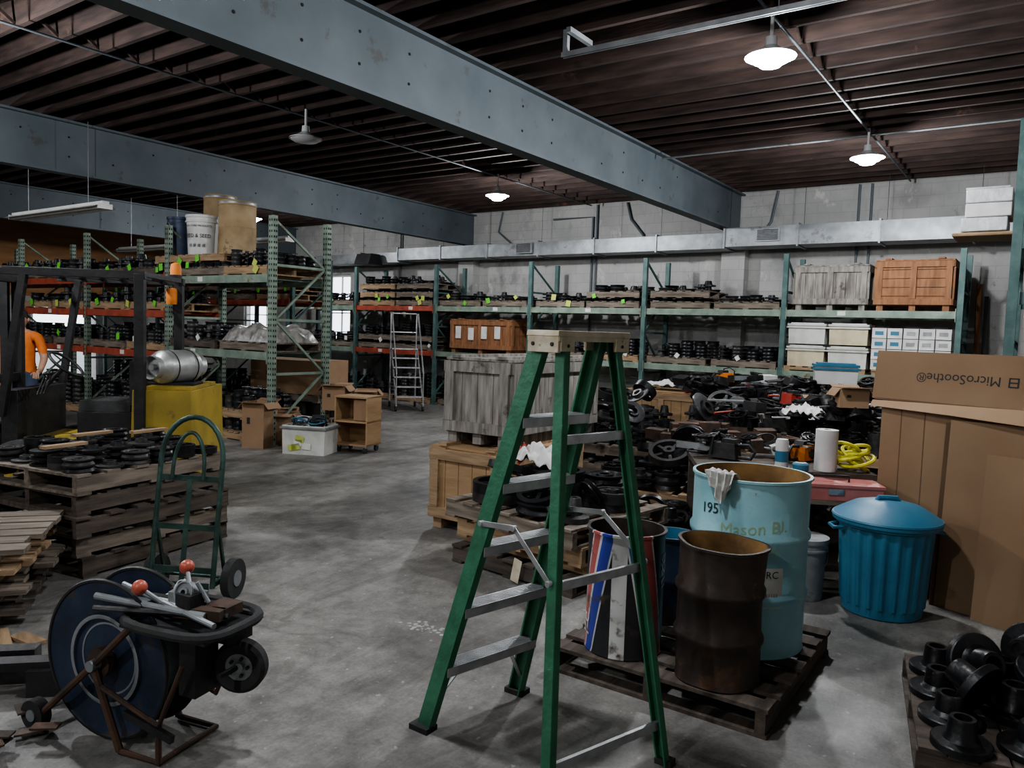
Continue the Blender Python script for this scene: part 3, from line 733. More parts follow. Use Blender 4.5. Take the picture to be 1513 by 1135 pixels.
tote('storage_tote',T(W(4.05,9.6,1.17))@RZ(.3),.5,.35,.22,M_white,M_blue)

# ---------------------------------------------------------------- drums
def drum(name,M,r,h,m,m_in,dent=0,ribs=2,extra=None,seg=44):
    mb=MB(); e=.012
    pr=[(0,.015),(r-.01,.015),(r,.0),(r+.004,.006),(r,.02)]
    for k in range(1,ribs+1):
        z=h*k/(ribs+1); pr+=[(r,z-.03),(r+e,z-.01),(r+e,z+.01),(r,z+.03)]
    pr+=[(r,h-.06),(r,h-.015),(r+.009,h-.012),(r+.009,h),(r-.006,h)]
    prin=[(r-.006,h),(r-.006,h-.02),(r-.006,h*.5),(r-.006,.03),(0,.025)]
    def rf(rr,z,t):
        if dent and rr>.05:
            q=max(0,(z/h-.45)/.55)**1.5
            return rr*(1+dent*q*math.cos(2*t+.6)+dent*.35*q*math.sin(3*t)) + dent*.05*math.sin(5*t+z*9)
        return rr
    mb.lathe(pr,m,seg=seg,rf=rf); mb.lathe(prin,m_in,seg=seg,rf=rf)
    if extra: extra(mb)
    return mb.build(name,M)
def lookang(p): return math.atan2(-p.y,-p.x)
PZ=.132
pc=W(1.0,3.92); py=yaw(.63,.91)
mb=MB(); pallet(mb,I4,1.14,1.10,M_wood3); mb.build('wooden_pallet',T(pc)@RZ(py))
p1=W(1.26,3.93)
def ex1(mb):
    a=lookang(p1)
    text_wrap(mb,'195',.075,M_ink,.2925,a-.72,.695,slant=.1)
    text_wrap(mb,'Mason Bl.',.085,M_inky,.2905,a+.08,.62,slant=.12); text_wrap(mb,'14/05/24',.055,M_inky,.2905,a+.15,.53,slant=-.08)
    w,h,z,da=.15,.20,.36,.36; vs=[]
    for i in range(7):
        t=a+da+(i/6-.5)*w/.292; vs+= [(.2915*math.cos(t),.2915*math.sin(t),z-h/2),(.2915*math.cos(t),.2915*math.sin(t),z+h/2)]
    mb.add(vs,[(2*i,2*i+2,2*i+3,2*i+1) for i in range(6)],M_clear)
    text_wrap(mb,'CRC',.05,M_ink,.293,a+da,.41); text_wrap(mb,'||||||||',.05,M_pinkred,.293,a+da,.30)
drum('steel_drum',T(p1.x,p1.y,PZ),.29,.88,M_drumb,M_drumin,extra=ex1)
p2=W(.995,3.47)
drum('steel_drum',T(p2.x,p2.y,PZ),.19,.63,M_drumdk,M_drumin,dent=.09)
p3=W(.60,3.77); A3=lookang(p3)
def mk_stripe():
    m=bpy.data.materials.new('drum_paint_striped'); m.use_nodes=True; nt=m.node_tree;N=nt.nodes;L=nt.links;b=N['Principled BSDF'];b.inputs['Roughness'].default_value=.38
    tc=N.new('ShaderNodeTexCoord');sp=N.new('ShaderNodeSeparateXYZ');L.new(tc.outputs['Object'],sp.inputs[0])
    def mth(op,a,b_=0):
        n=N.new('ShaderNodeMath');n.operation=op
        for i,x in enumerate((a,b_)):
            if isinstance(x,(int,float)): n.inputs[i].default_value=x
            else: L.new(x,n.inputs[i])
        return n.outputs[0]
    th=mth('ARCTAN2',sp.outputs[1],sp.outputs[0])
    def ramp(x,els):
        r=N.new('ShaderNodeValToRGB');r.color_ramp.interpolation='CONSTANT';e=r.color_ramp.elements
        e[0].position=0;e[0].color=els[0][1]
        e[1].position=els[1][0];e[1].color=els[1][1]
        for p,c in els[2:]:
            k=e.new(p);k.color=c
        L.new(x,r.inputs[0]);return r.outputs[0]
    K=(.018,.018,.02,1);Wh=(.50,.49,.47,1);Rd=(.36,.09,.085,1);Bl=(.035,.05,.30,1)
    # emblem: white upright in the middle, blue and red bars spreading downward either side
    tt=mth('FRACT',mth('ADD',mth('DIVIDE',mth('SUBTRACT',th,A3-.15),2*pi),1.5))
    off=mth('ABSOLUTE',mth('SUBTRACT',tt,.5))
    s=mth('SUBTRACT',off,mth('MULTIPLY',mth('SUBTRACT',.61,sp.outputs[2]),.17))
    s=mth('ADD',s,.3)
    c1=ramp(s,[(0,K),(.315,Wh),(.322,Bl),(.372,Wh),(.384,Rd),(.425,Wh),(.432,K)])
    c2=ramp(off,[(0,(1,1,1,1)),(.030,(0,0,0,1))])
    x=N.new('ShaderNodeMixRGB');x.inputs[2].default_value=Wh;L.new(c2,x.inputs[0]);L.new(c1,x.inputs[1]);c1=x.outputs[0]
    n=N.new('ShaderNodeTexNoise');n.inputs['Scale'].default_value=14;n.inputs['Detail'].default_value=6;L.new(tc.outputs['Object'],n.inputs[0])
    r=N.new('ShaderNodeValToRGB');r.color_ramp.elements[0].position=.58;r.color_ramp.elements[1].position=.70;L.new(n.outputs['Fac'],r.inputs[0])
    x=N.new('ShaderNodeMixRGB');x.inputs[2].default_value=(.07,.05,.04,1);L.new(r.outputs[0],x.inputs[0]);L.new(c1,x.inputs[1]);L.new(x.outputs[0],b.inputs['Base Color'])
    return m
M_str=mk_stripe()
def ex3(mb):
    a=A3; text_wrap(mb,'nze',.13,M_paper,.1935,a+1.45,.42,True); text_wrap(mb,'Pe',.12,M_paper,.1935,a-1.05,.13,True)
drum('steel_drum',T(p3.x,p3.y,PZ),.19,.61,M_str,M_drumdk,ribs=0,extra=ex3)
p4=W(.92,4.18); 
drum('steel_drum',T(p4.x,p4.y,PZ),.13,.48,M_dkblue,M_blue,ribs=1)
a=lookang(p1)-.50
mb=MB(); n=16; vs=[];fs=[]
for i in range(n+1):
    for j in range(n+1):
        u=i/n-.5;v=j/n
        t=a+u*.55*(1-.3*v)
        if v<.3: rr=.19+.115*v/.3; z=.85+.065*math.sin(v/.3*pi/2)+.012*math.sin(u*25)
        else: z=.915-(v-.3)*.17*(1+.35*math.sin(u*7+1)); rr=.306+.014*math.sin(u*24+v*4)+.012
        vs.append((rr*math.cos(t),rr*math.sin(t),z))
for i in range(n):
    for j in range(n): k=i*(n+1)+j; fs.append((k,k+n+1,k+n+2,k+1))
mb.add(vs,fs,M_paper); o=mb.build('white_rag',T(p1.x,p1.y,PZ),80)

mb=MB(); h=.66
def rf(rr,z,t):
    if rr>.2 and .06<z<.54: return rr*(1+.03*max(-.5,math.sin(22*t)))
    return rr
mb.lathe([(0,0),(.225,0),(.235,.01),(.24,.06),(.243,.07),(.268,.50),(.27,.53),(.272,.55),(.295,.56),(.295,.575),(.275,.58),(.28,.60),(.262,.60),(.23,.03),(0,.02)],M_blue,seg=220,rf=rf)
mb.lathe([(.30,.585),(.318,.58),(.32,.61),(.30,.625),(.27,.645),(.2,.685),(.1,.71),(0,.715)],M_blue,seg=44)
mb.torus(.312,.012,M_blue,T(0,0,.605),44,6)
mb.path([(-.07,0,.70),(-.055,0,.728),(.055,0,.728),(.07,0,.70)],.016,M_blue,8)
for s in (-1,1): mb.path([(s*.28,-.06,.54),(s*.33,-.05,.53),(s*.33,.05,.53),(s*.28,.06,.54)],.012,M_blue,8)
mb.build('trash_can',T(W(2.40,4.78))@RZ(.5))
bucket('plastic_bucket',T(W(1.98,5.0)),.14,.40,M_grey,lid=True,a0=-1.0)

cy=yaw(.574,-.82)
mb=MB(); t=.008
mb.box((.60,0,.66),(1.2,t,1.32),M_card)
mb.box((.0,.35,.66),(t,.7,1.32),M_card); mb.box((1.2,.35,.66),(t,.7,1.32),M_card); mb.box((.6,.7,.66),(1.2,t,1.32),M_card)
A=T(-.04,.0,1.31)@RX(-.12)
mb.box((.66,0,.17),(1.40,t,.34),M_card,A)
mb.box((.66,-.006,0),(1.36,.012,.012),M_cardd,A)
mb.add([(-.06,-.03,1.30),(1.3,-.06,1.33),(1.3,-.17,1.22),(.5,-.11,1.25),(-.06,-.06,1.26)],[(0,1,2,3,4)],M_card)
mb.box((0,0,.61),(.9,t,1.22),M_card,T(.95,-.10,0)@RX(-.05)@RZ(.06))
mb.box((0,0,.60),(.07,t,1.20),M_cardd,T(.50,-.11,0)@RX(-.05)@RZ(.6))
mb.box((0,0,.52),(.5,t,1.04),M_card,T(1.0,-.19,0)@RX(-.06)@RZ(-.05))
for x in (.14,.3): mb.box((x,-.005,.66),(.006,.003,1.28),M_cardd)
vs,fs=text_mesh('MicroSoothe®',.088)
mb.add([(-x+.52,-.006,-y+.20) for x,y,z in vs],fs,M_ink,A)
for (x,z,w,h) in ((.88,.17,.008,.06),(.83,.17,.008,.06),(.855,.17,.05,.008),(.855,.197,.05,.008),(.855,.143,.05,.008)): mb.box((x,-.006,z),(w,.002,h),M_ink,A)
mb.build('cardboard_gaylord_box',T(W(2.62,5.38))@RZ(cy))

mb=MB(); pallet(mb,I4,1.0,1.0,M_wood3,.12,9)
def flange(A,r,h,m=M_iron):
    mb.lathe([(.3*r,0),(r,0),(r,.22*h),(.96*r,.26*h),(.62*r,.28*h),(.5*r,.42*h),(.46*r,.9*h),(.42*r,h),(.3*r,h)],m,A,32,True)
    for k in range(8):
        g=k*pi/4; mb.cyl((.8*r*math.cos(g),.8*r*math.sin(g),-.001),(.8*r*math.cos(g),.8*r*math.sin(g),.265*h),.085*r,M_hole,10,M=A)
for (x,y,z,a,b,r,h) in ((-.37,.32,.121,0,0,.115,.13),(-.38,.06,.121,0,0,.12,.12),(-.36,-.20,.121,0,0,.12,.12),(-.34,-.42,.121,0,0,.11,.12),(-.10,.30,.121,0,0,.13,.13),(-.10,-.02,.121,0,0,.13,.14),(-.08,-.34,.121,0,0,.13,.12),(.18,.3,.121,0,0,.14,.13),(.18,-.02,.121,0,0,.14,.13),(.20,-.36,.121,0,0,.13,.13),(.42,.2,.121,0,0,.1,.1),(-.24,.16,.26,1.25,.5,.13,.14),(.05,.16,.25,.35,.2,.13,.14),(-.24,-.14,.25,-1.2,.9,.12,.14),(.08,-.2,.25,.5,-1,.13,.14),(.02,.33,.30,1.4,-.6,.13,.13),(.3,.1,.28,-1.1,.3,.13,.13)):
    flange(T(x,y,z)@RZ(b)@RX(a),r,h)
mb.build('pallet_of_flanges',T(W(2.30,3.16))@RZ(yaw(.91,-.41)))

# ---------------------------------------------------------------- step ladder
lm=MB()
FB=Vector((-.13,3.325,0)); RB=Vector((.41,2.755,0)); FT=Vector((.222,2.965,1.68)); RT=Vector((.285,2.893,1.68))
w_=Vector((.744,.668,0)); sp_=Vector((.668,-.744,0)); w2_=Vector((.80,.60,0))
def lw(v): return W(v.x,v.y,v.z)
fr={s:(FB+w_*s*.27,FT+w_*s*.165) for s in (-1,1)}
rr_={s:(RB+w2_*s*.31,RT+w_*s*.15) for s in (-1,1)}
spW=W(sp_.x,sp_.y,0).normalized(); wW=W(w_.x,w_.y,0).normalized()
for s in (-1,1):
    a,b=map(lw,fr[s]); 
    lm.bar(a,b,.012,.078,M_ladder,up=spW) 
    for q in (-.034,.034):
        off=spW*q; lm.bar(a+off-wW*s*.012,b+off-wW*s*.012,.034,.010,M_ladder,up=spW)
    a,b=map(lw,rr_[s])
    lm.bar(a,b,.010,.046,M_ladder,up=spW)
    for q in (-.02,.02):
        off=spW*q; lm.bar(a+off-wW*s*.012,b+off-wW*s*.012,.030,.008,M_ladder,up=spW)
    for (a,b),wd in ((fr[s],.10),(rr_[s],.07)):
        p=lw(a); lm.box((p.x,p.y,.012),(wd,wd*.7,.024),M_rub)
def lerp(a,b,t): return a+(b-a)*t
H=1.68
for z in [.30,.57,.84,1.105,1.37]:
    t=z/H; a=lw(lerp(*fr[-1],t)); b=lw(lerp(*fr[1],t))
    lm.bar(a,b,.085,.006,M_alu,up=Z)
    for q in (-.04,.04):
        o=spW*q+Vector((0,0,-.018)); lm.bar(a+o,b+o,.005,.036,M_alu,up=Z)
    for q in range(-3,4): o=spW*q*.011+Vector((0,0,.004)); lm.bar(a+o,b+o,.003,.003,M_alu,up=Z)
for z in (.16,.79,1.31):
    t=z/H; a=lw(lerp(*rr_[-1],t)); b=lw(lerp(*rr_[1],t))
    lm.bar(a,b,.016,.034,M_alu,up=Z)
t=.30/H
for s in (-1,1):
    a=lw(lerp(*fr[s],.05)); b=lw(lerp(*fr[-1],t)*(.5-.22*s)+lerp(*fr[1],t)*(.5+.22*s)); lm.bar(a,b,.02,.004,M_alu)
for s in (-1,1):
    a=lw(lerp(*fr[s],.56)); b=lw(lerp(*rr_[s],.48)); m_=(a+b)/2+Vector((0,0,.09))
    o=wW*s*.018; lm.bar(a+o,m_+o,.004,.022,M_alu); lm.bar(m_+o,b+o,.004,.022,M_alu)
    for q in (a,m_,b): lm.cyl(q+o-wW*.01,q+o+wW*.01,.012,M_alu,10)
c=lw((FT+RT)/2); A=Matrix.Translation(Vector((c.x,c.y,1.688)))@RZ(math.atan2(wW.y,wW.x))
lm.box((0,0,.010),(.40,.17,.020),M_cap,A,tx=.99,ty=.96)
for s in (-1,1): lm.box((0,s*.078,-.008),(.39,.012,.022),M_cap,A)
for s in (-1,1):
    lm.box((s*.190,0,-.025),(.014,.16,.07),M_cap,A,ty=1)
    lm.box((s*.150,-.078,-.03),(.07,.014,.05),M_cap,A); lm.box((s*.150,.078,-.03),(.07,.014,.05),M_cap,A)
    for q in (-.05,.05): lm.cyl((s*.196,q,-.03),(s*.202,q,-.03),.008,M_blk,8,M=A)
    for q in (-1,1): lm.cyl((s*.15,q*.086,-.035),(s*.15,q*.088,-.035),.007,M_blk,8,M=A)
lm.build('step_ladder',bev=.0025)

# ---------------------------------------------------------------- left foreground
sc=W(-2.94,5.6); sy=yaw(.46,.89)
mb=MB(); z=0
for k in range(5):
    pallet(mb,T(R.uniform(-.04,.04),R.uniform(-.04,.04),z)@RZ(R.uniform(-.05,.05)),1.22,1.02,(M_wood3,M_wood,M_wood3,M_wood3,M_wood)[k],.137,6); z+=.138
for i in range(6):
    for j in range(5):
        if R.random()<.96:
            x=-.5+.2*i+R.uniform(-.012,.012); y=-.4+.2*j+R.uniform(-.012,.012)
            k=R.choice((0,1,1,2,0)); n=R.choice((1,2,2,3)); rr=R.uniform(.088,.10)
            for q in range(n): casting(mb,T(x,y,z+q*.044),rr,.043,k,R.choice((M_iron,M_iron,M_iron2)),22)
for k in range(3): mb.box((R.uniform(-.5,.4),R.uniform(-.3,.3),z+.14),(.3,.06,.02),M_wood2,RZ(0))
mb.build('stack_of_pallets',T(sc)@RZ(sy))
mb=MB(); z=0
for k in range(4):
    m=(M_wood3,M_wood,M_wood2,M_wood)[k]
    for j in range(3): mb.box((-.4+j*.4,0,z+.04),(.09,.9,.08),m)
    for j in range(6): mb.box((R.uniform(-.06,.06),-.4+j*.16,z+.095),(1.15,.13,.028),m)
    z+=.111
mb.build('stack_of_lumber',T(W(-3.32,4.30))@RZ(yaw(.93,.30)))

mb=MB(); w=.40
def ht(x,z,y=0): return (x,y+z*.16,z)
for s in (-1,1): mb.path([ht(s*w/2,.1),ht(s*w/2,.85)],.016,M_handt,10)
arch=[ht(-w/2,.80)]+[ht(-w/2*math.cos(t),.86+.25*math.sin(t)) for t in [pi*i/14 for i in range(15)]]+[ht(w/2,.80)]
mb.path(arch,.016,M_handt,10)
arch=[ht(-w/4,.74)]+[ht(-w/4*math.cos(t)+.0,.80+.22*math.sin(t)) for t in [pi*i/14 for i in range(15)]]+[ht(w/4,.74)]
mb.path([(x+.0,y-.03,z) for x,y,z in arch],.012,M_handt,8)
for z in (.74,.45,.2): mb.bar(ht(-w/2,z),ht(w/2,z),.012,.035,M_handt)
mb.bar(ht(0,.1),ht(0,.74),.03,.01,M_handt,up=(0,1,0))
for s in (-1,1):
    mb.cyl((s*(w/2+.03),.17,.12),(s*(w/2+.08),.17,.12),.12,M_rub,22); mb.cyl((s*(w/2+.025),.17,.12),(s*(w/2+.085),.17,.12),.05,M_galv,14)
    mb.bar((s*w/2,.02,.12),(s*w/2,.17,.12),.02,.03,M_handt); mb.bar((s*w/2,.17,.12),ht(s*w/2,.5),.015,.02,M_handt)
mb.cyl((-w/2-.03,.17,.12),(w/2+.03,.17,.12),.01,M_handt,8)
mb.box((0,-.1,.012),(.36,.24,.008),M_handt); mb.box((0,.01,.07),(.36,.008,.12),M_handt)
mb.build('hand_truck',T(W(-1.96,4.50))@RZ(yaw(.97,-.12)))

# strapping cart  (local x along the cart, y = away)
mb=MB()
rr0=.32; RZc=.332
def reel(y):
    A=T(0,y,RZc)@RX(pi/2)
    mb.lathe([(.05,-.006),(.14,-.012),(.17,-.004),(.29,-.004),(rr0,.004),(rr0+.004,-.006),(rr0,-.012),(.29,-.010),(.17,-.010),(.14,-.020),(.05,-.016)],M_dkblue,A,48,True)
    mb.torus(rr0,.009,M_blk,A,48,6)
    for s in (-1,1): mb.lathe([(.17,s*.012),(.178,s*.014),(.186,s*.012)],M_galv,A,40)
    for q in range(6):
        g=q*pi/3; mb.bar((.15*math.cos(g),.15*math.sin(g),-.014),(.27*math.cos(g),.27*math.sin(g),-.012),.03,.006,M_dkblue,M=A)
reel(-.09); reel(.09)
mb.lathe([(.14,-.08),(.22,-.08),(.22,.08),(.14,.08)],M_galv,T(0,0,RZc)@RX(pi/2),36,True)
mb.cyl((0,-.17,RZc),(0,.16,RZc),.022,M_galv,12); mb.cyl((0,-.13,RZc),(0,-.10,RZc),.06,M_rust,16)
for s in (-1,1):
    y=s*.15
    mb.path([(-.30,y,.065),(0,y,RZc),(.22,y,.54)],.015,M_rust,8)
    mb.path([(.14,y,.015),(0,y,RZc)],.015,M_rust,8)
    mb.path([(.20,y,.53),(.55,y,.53)],.014,M_blk,8)
    mb.path([(.02,y,.26),(.34,y,.16),(.46,y,.42)],.011,M_rust,8)
mb.path([(.14,-.15,.015),(.34,-.15,.015),(.34,.15,.015),(.14,.15,.015)],.012,M_rust,8)
mb.path([(.34,-.15,.015),(.34,-.15,.16)],.012,M_rust,8)
mb.bar((.18,-.16,.18),(.42,-.16,.13),.02,.03,M_blk)
for s in (-1,1): mb.cyl((-.33,s*.17,.062),(-.33,s*.125,.062),.062,M_rub,20); mb.cyl((-.33,s*.175,.062),(-.33,s*.12,.062),.025,M_galv,12)
mb.cyl((-.33,-.17,.062),(-.33,.17,.062),.012,M_galv,8)
for s in (.06,):
    A=T(.545,s,.355)@RZ(.35)@RX(pi/2)
    mb.lathe([(.055,-.025),(.09,-.03),(.105,-.02),(.105,.02),(.09,.03),(.055,.025)],M_rub,A,32,True); mb.lathe([(.0,-.012),(.055,-.02),(.06,.02),(0,.012)],M_galv,A,20); mb.cyl((0,0,-.03),(0,0,.03),.02,M_galv,10,M=A)
    for q in range(5): g=q*1.2566; mb.cyl((.035*math.cos(g),.035*math.sin(g),-.03),(.035*math.cos(g),.035*math.sin(g),.03),.007,M_blk,6,M=A)
mb.cyl((.545,-.06,.355),(.545,.12,.355),.012,M_blk,8)
mb.box((.43,-.04,.38),(.08,.12,.22),M_blk); mb.box((.50,.06,.485),(.10,.12,.06),M_blk)
mb.box((.36,0,.52),(.42,.32,.010),M_blk)
ring=[(.36+.24*math.copysign(abs(math.cos(t))**.6,math.cos(t)),.18*math.copysign(abs(math.sin(t))**.6,math.sin(t)),.54) for t in [2*pi*i/28 for i in range(28)]]
mb.path(ring,.020,M_rub,8,closed=True)
mb.path([(-.02,-.12,.60),(.46,-.04,.57)],.014,M_galv,10); mb.path([(.04,-.18,.58),(.52,.02,.56)],.012,M_iron2,8)
mb.path([(-.04,.03,.60),(.56,-.10,.57)],.011,M_galv,8); mb.bar((.0,-.02,.59),(.5,.10,.57),.03,.012,M_iron2)
mb.box((.30,-.02,.59),(.14,.06,.06),M_galv,RZ(.2)); mb.box((.36,.02,.60),(.08,.07,.08),M_iron2,RZ(-.1)); mb.box((.40,-.10,.57),(.20,.05,.04),M_rust,RZ(.2))
mb.box((.24,.06,.58),(.12,.04,.05),M_rust,RZ(.2)); mb.box((.46,.06,.57),(.1,.1,.04),M_rust)
casting(mb,T(.34,0,.63)@RX(1.2),.045,.035,1,M_galv,16); casting(mb,T(.27,.04,.63)@RX(.6),.035,.03,0,M_galv,16)
for p,q in (((.26,-.06,.60),(.19,-.10,.66)),((.33,.02,.62),(.25,.08,.70)),((.42,.02,.6),(.38,.0,.68))):
    mb.path([p,q],.009,M_galv,8)
    if q[0]<.3: mb.sphere(q,.030,M_redball)
mb.box((.17,.02,.60),(.11,.07,.003),M_paper,RY(.1))
mb.build('strapping_cart',T(W(-1.56,3.07))@RZ(yaw(.93,-.37)))

mb=MB(); mb.bar((-.3,0,.13),(.22,0,.13),.08,.04,M_blk); mb.box((.15,0,.06),(.16,.14,.12),M_blk); mb.bar((-.3,.0,.10),(-.3,.25,.12),.06,.06,M_rust); mb.box((-.1,.12,.08),(.3,.08,.16),M_iron2); mb.build('pallet_jack_forks',T(W(-2.20,3.35))@RZ(yaw(1,.2)))
mb=MB(); mb.box((0,0,.012),(.32,.12,.02),M_wood2); mb.box((.1,.1,.012),(.2,.08,.02),M_wood2,RZ(.4)); mb.build('wood_scrap',T(W(-2.62,3.85))@RZ(-.3))
mb=MB(); 
for i in range(10): mb.box((R.uniform(-.2,.2),R.uniform(-.1,.1),.012+i*.007),(.10,.05,.008),R.choice((M_wood3,M_rust,M_wood2,M_wood3)),RZ(R.uniform(0,3)))
mb.build('pile_of_wood_scraps',T(W(-1.93,2.90)))
mb=MB()
for i in range(34):
    x,y=R.gauss(0,.06),R.gauss(0,.035); s=R.uniform(.004,.016)
    mb.add([(x+s*math.cos(t)*R.uniform(.7,1.2),y+s*math.sin(t)*R.uniform(.7,1.2),.0015) for t in [k*pi/4 for k in range(8)]],[tuple(range(8))],M_splot)
mb.build('paint_spill',T(W(-.45,4.25)))

# ---------------------------------------------------------------- forklift
mb=MB()
mb.box((-.18,-.52,.66),(.54,1.04,.80),M_yel,tx=.95,ty=.96)
mb.box((-.20,-.52,1.075),(.40,.80,.03),M_yel)
mb.box((.60,-.52,.44),(1.05,1.0,.26),M_yel)
mb.box((.35,-.52,.70),(.55,.66,.26),M_blk)
mb.box((.42,-.52,.88),(.46,.50,.10),M_rub,ty=.9); mb.box((.15,-.52,1.10),(.10,.48,.42),M_rub)
mb.box((1.15,-.52,.78),(.14,.9,.50),M_blk)
mb.path([(1.08,-.5,1.0),(.88,-.5,1.22)],.022,M_blk,10)
A=T(.86,-.5,1.25)@RY(-.7); mb.torus(.17,.015,M_blk,A,28,8)
for g in range(3): mb.bar((0,0,0),(.16*math.cos(g*2.1),.16*math.sin(g*2.1),0),.02,.01,M_blk,M=A)
for k in range(3): mb.path([(1.0,-.25-k*.06,.98),(.93,-.25-k*.06,1.16)],.008,M_blk,6); mb.sphere((.93,-.25-k*.06,1.17),.018,M_blk)
for (x,r,w) in ((-.12,.24,.16),(1.0,.30,.2)):
    for y in (.0,-1.04):
        A=T(x,y,r)@RX(pi/2); mb.lathe([(.12,-w/2),(r*.85,-w/2),(r,-w/2+.03),(r,w/2-.03),(r*.85,w/2),(.12,w/2)],M_rub,A,30,True); mb.lathe([(0,-w*.3),(.125,-w*.45),(.125,w*.45),(0,w*.3)],M_yel,A,20)
for y in (0,-1.04):
    mb.box((.0,y,1.35),(.085,.07,1.50),M_blk)
    mb.bar((1.18,y,.80),(.98,y,2.06),.06,.06,M_blk,up=(0,1,0))
    mb.bar((-.05,y,2.09),(1.18,y,2.09),.06,.07,M_blk)
for k in range(7): mb.bar((-.02+k*.19,0,2.10),(-.02+k*.19,-1.04,2.10),.035,.045,M_blk)
mb.cyl((.02,-1.0,2.12),(.02,-1.0,2.16),.06,M_blk,16); mb.lathe([(.055,2.16),(.055,2.22),(.045,2.27),(0,2.29)],M_orange,T(.02,-1.0,0),16)
mb.lathe([(.05,0),(.055,.03),(.055,.13),(.05,.16),(0,.17)],M_orange,T(.06,-1.0,1.86),12)
for y in (-.22,-.82):
    mb.box((1.45,y,1.05),(.09,.07,2.1),M_blk); mb.box((1.53,y+.08 if y<-.5 else y-.08,1.08),(.07,.05,2.0),M_blk)
for z in (.25,1.1,2.05): mb.box((1.45,-.52,z),(.06,.66,.08),M_blk)
for y in (-.3,-.74): mb.box((1.62,y,.4),(.04,.12,.5),M_blk); mb.box((2.1,y,.15),(1.0,.11,.04),M_blk)
for z in (.25,.6): mb.box((1.59,-.52,z),(.04,.9,.08),M_blk)
A=T(-.17,-.42,1.26)@RZ(1.15)@RY(pi/2)@T(0,0,-.26)
mb.lathe([(0,0),(.07,.0),(.12,.03),(.153,.07),(.157,.09),(.157,.42),(.153,.45),(.12,.49),(.07,.52),(0,.52)],M_tank,A,32)
for (z0,z1) in ((.50,.58),(.02,-.05)): mb.lathe([(.10,z0),(.11,z1),(.105,z1),(.095,z0)],M_tank,A,24,True)
mb.cyl((0,0,.52),(0,0,.57),.03,M_galv,12,M=A)
for q in (.13,.38): mb.torus(.160,.006,M_blk,A@T(0,0,q),28,6)
mb.box((-.17,-.42,1.10),(.42,.30,.03),M_blk)
mb.build('forklift',T(W(-3.34,6.85))@RZ(yaw(-.995,-.10)),bev=.006)

# ---------------------------------------------------------------- right rack & bundle
rack('pallet_rack',[-.31,2.2],8.35,1.0,3.75,[[(2.75,M_green),(2.2,M_green),(1.2,M_green)]],M_green)
load(.4,8.85,2.2,mx=2,r=.13,h=.07); load(1.55,8.85,2.2,mx=2); load(.4,8.85,1.2,mx=3); load(1.55,8.85,1.2,mx=3); load(.4,8.85,0,mx=4); load(1.55,8.85,0,mx=4)
mb=MB()
for k,(x,l,rr) in enumerate(((0,2.7,.035),(.09,2.5,.03),(.36,2.6,.02))):
    mb.bar((x,0,0),(x-.08+k*.02,.40,l),rr*2,rr*1.5,(M_woodor,M_blk,M_galv)[k])
mb.build('leaning_boards',T(-.92,14.1,0))
mb=MB(); z=0
mb.box((.50,0,-.02),(1.55,.5,.035),M_wood2)
for k in range(3):
    mb.box((R.uniform(-.02,.02),0,z+.07),(.38,.5,.13),(M_wrapw,M_paper,M_wrapw)[k]); z+=.135
mb.box((0,0,z+.01),(.37,.46,.02),M_wrapw)
mb.build('wrapped_box_stack',T(-.58,8.82,2.79),bev=.015)
load(1.5,8.85,2.75,mx=1,lx=.8)

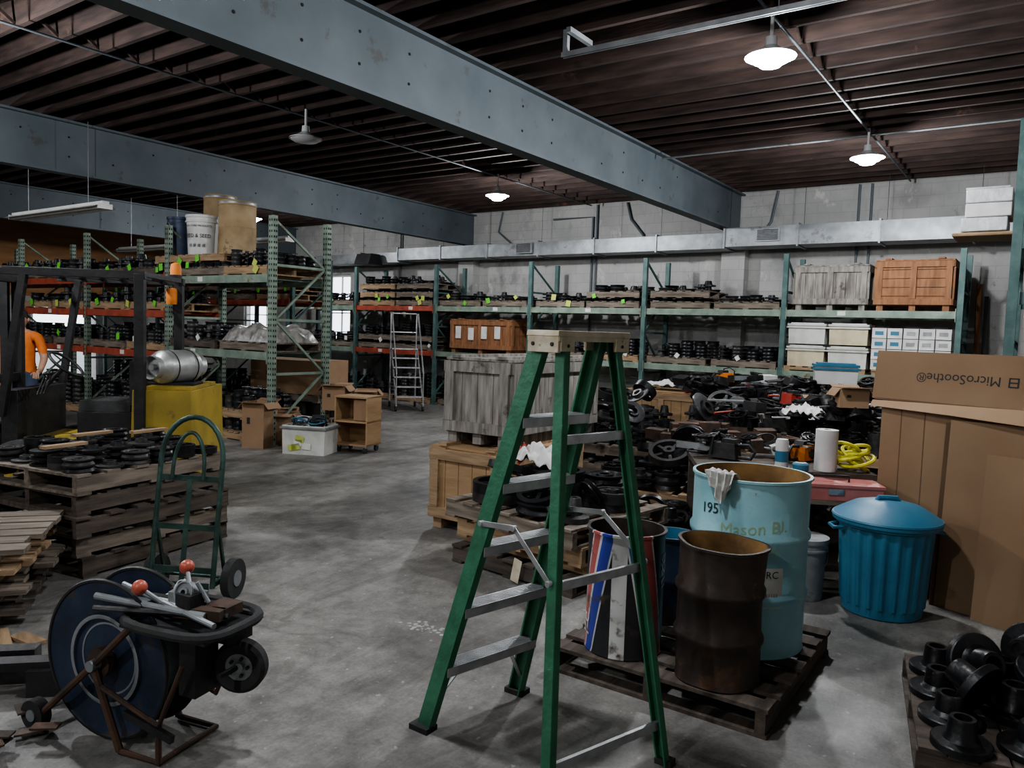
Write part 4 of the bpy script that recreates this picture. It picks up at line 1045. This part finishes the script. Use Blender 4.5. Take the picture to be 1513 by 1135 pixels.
# ---------------------------------------------------------------- person
def person():
    V=[(0,0,.95),(0,0,1.10),(0,.0,1.28),(0,.01,1.44),(0,0,1.52),(0,-.02,1.58),
       (.19,.0,1.43),(.26,-.03,1.16),(.24,-.20,1.00),(.22,-.30,.98),
       (-.19,.0,1.43),(-.25,.0,1.15),(-.24,-.12,.92),(-.23,-.17,.84),
       (.10,0,.90),(.12,-.02,.50),(.12,.02,.09),(.12,-.13,.05),
       (-.10,0,.90),(-.12,-.01,.50),(-.12,.04,.09),(-.12,-.11,.05)]
    E=[(0,1),(1,2),(2,3),(3,4),(4,5),(3,6),(6,7),(7,8),(8,9),(3,10),(10,11),(11,12),(12,13),(0,14),(14,15),(15,16),(16,17),(0,18),(18,19),(19,20),(20,21)]
    Rd=[(.17,.12),(.155,.11),(.18,.12),(.12,.09),(.055,.055),(.055,.055),(.075,.07),(.05,.05),(.036,.034),(.03,.02),(.075,.07),(.05,.05),(.036,.034),(.03,.02),(.10,.10),(.065,.065),(.045,.05),(.045,.035),(.10,.10),(.065,.065),(.045,.05),(.045,.035)]
    me=bpy.data.meshes.new('b'); me.from_pydata(V,E,[]); ob=bpy.data.objects.new('b',me); bpy.context.scene.collection.objects.link(ob)
    sk=ob.modifiers.new('s','SKIN'); sv=me.skin_vertices[0].data
    for i,r in enumerate(Rd): sv[i].radius=r
    sv[0].use_root=True
    sb=ob.modifiers.new('d','SUBSURF'); sb.levels=2; sb.render_levels=2
    dg=bpy.context.evaluated_depsgraph_get(); ev=ob.evaluated_get(dg).to_mesh()
    mb=MB()
    vs=[tuple(v.co) for v in ev.vertices]; fs={}
    for p in ev.polygons:
        c=p.center
        if c.z<.08: m=M_blk
        elif c.z<.97 and abs(c.x)<.2 and not (c.y<-.16 and c.z>.7): m=M_jean
        elif c.z>1.49: m=M_skin
        elif abs(c.x)>.195 and c.z<1.22: m=M_skin
        else: m=M_shirt
        fs.setdefault(m.name,(m,[]))[1].append(tuple(p.vertices))
    for k,(m,f) in fs.items(): mb.add(vs,f,m)
    ob.evaluated_get(dg).to_mesh_clear(); bpy.data.objects.remove(ob)
    def rfh(rr,z,t): return rr*(1+.16*abs(math.sin(t))**2)*(1-.06*(z<-.05))
    pr=[(.078*math.sin(pi*i/12)**.85 if 0<i<12 else 0,-.118*math.cos(pi*i/12)) for i in range(13)]
    HM=T(0,-.02,1.655)
    mb.lathe(pr,M_skin,HM,24,rf=rfh)
    mb.lathe([(a*1.06,b*1.05+.006) for a,b in pr[6:]],M_hair,HM@T(0,.012,.005)@RX(.25),24,rf=rfh)
    mb.lathe([(.012,-.03),(.016,-.02),(.008,.03)],M_skin,HM@T(0,-.092,-.01)@RX(.25),8)
    for s in (-1,1):
        mb.sphere((s*.03,-.082,.005),.010,M_paper,HM); mb.sphere((s*.03,-.089,.005),.006,M_ink,HM); mb.sphere((s*.078,.0,-.01),.022,M_skin,HM,sz=1.3)
    mb.box((0,-.086,-.055),(.045,.01,.008),M_pinkred,HM)
    for (hx,hy,hz,s) in ((.22,-.32,.98,1),(-.23,-.18,.83,-1)):
        for f in range(4):
            x=hx+(f-1.5)*.018
            mb.path([(x,hy,hz),(x,hy-.035,hz-.02),(x,hy-.05,hz-.05),(x,hy-.045,hz-.075+.006*abs(f-1.5))],.008,M_skin,8)
        mb.path([(hx-s*.02,hy+.02,hz+.0),(hx-s*.05,hy-.01,hz-.01),(hx-s*.055,hy-.04,hz-.02)],.009,M_skin,8)
    return mb.build('person_in_orange_shirt',T(W(-6.33,9.85))@RZ(yaw(.4,-1)+pi/2),60)
person()

# ---------------------------------------------------------------- world, camera
w=bpy.data.worlds.new('World'); bpy.context.scene.world=w; w.use_nodes=True
w.node_tree.nodes['Background'].inputs[0].default_value=(.85,.92,1,1); w.node_tree.nodes['Background'].inputs[1].default_value=3.0
try: bpy.context.scene.view_settings.look='AgX - Medium High Contrast'
except Exception as e: print(e)
cam=bpy.data.cameras.new('camera'); co=bpy.data.objects.new('camera',cam); bpy.context.scene.collection.objects.link(co)
cam.sensor_width=36; cam.sensor_fit='HORIZONTAL'; cam.lens=1130/1513*36; cam.clip_end=200
co.matrix_world=T(0,0,1.7)@RZ(math.radians(35))@RX(math.radians(90-3.95))@RZ(math.radians(1.86))
bpy.context.scene.camera=co
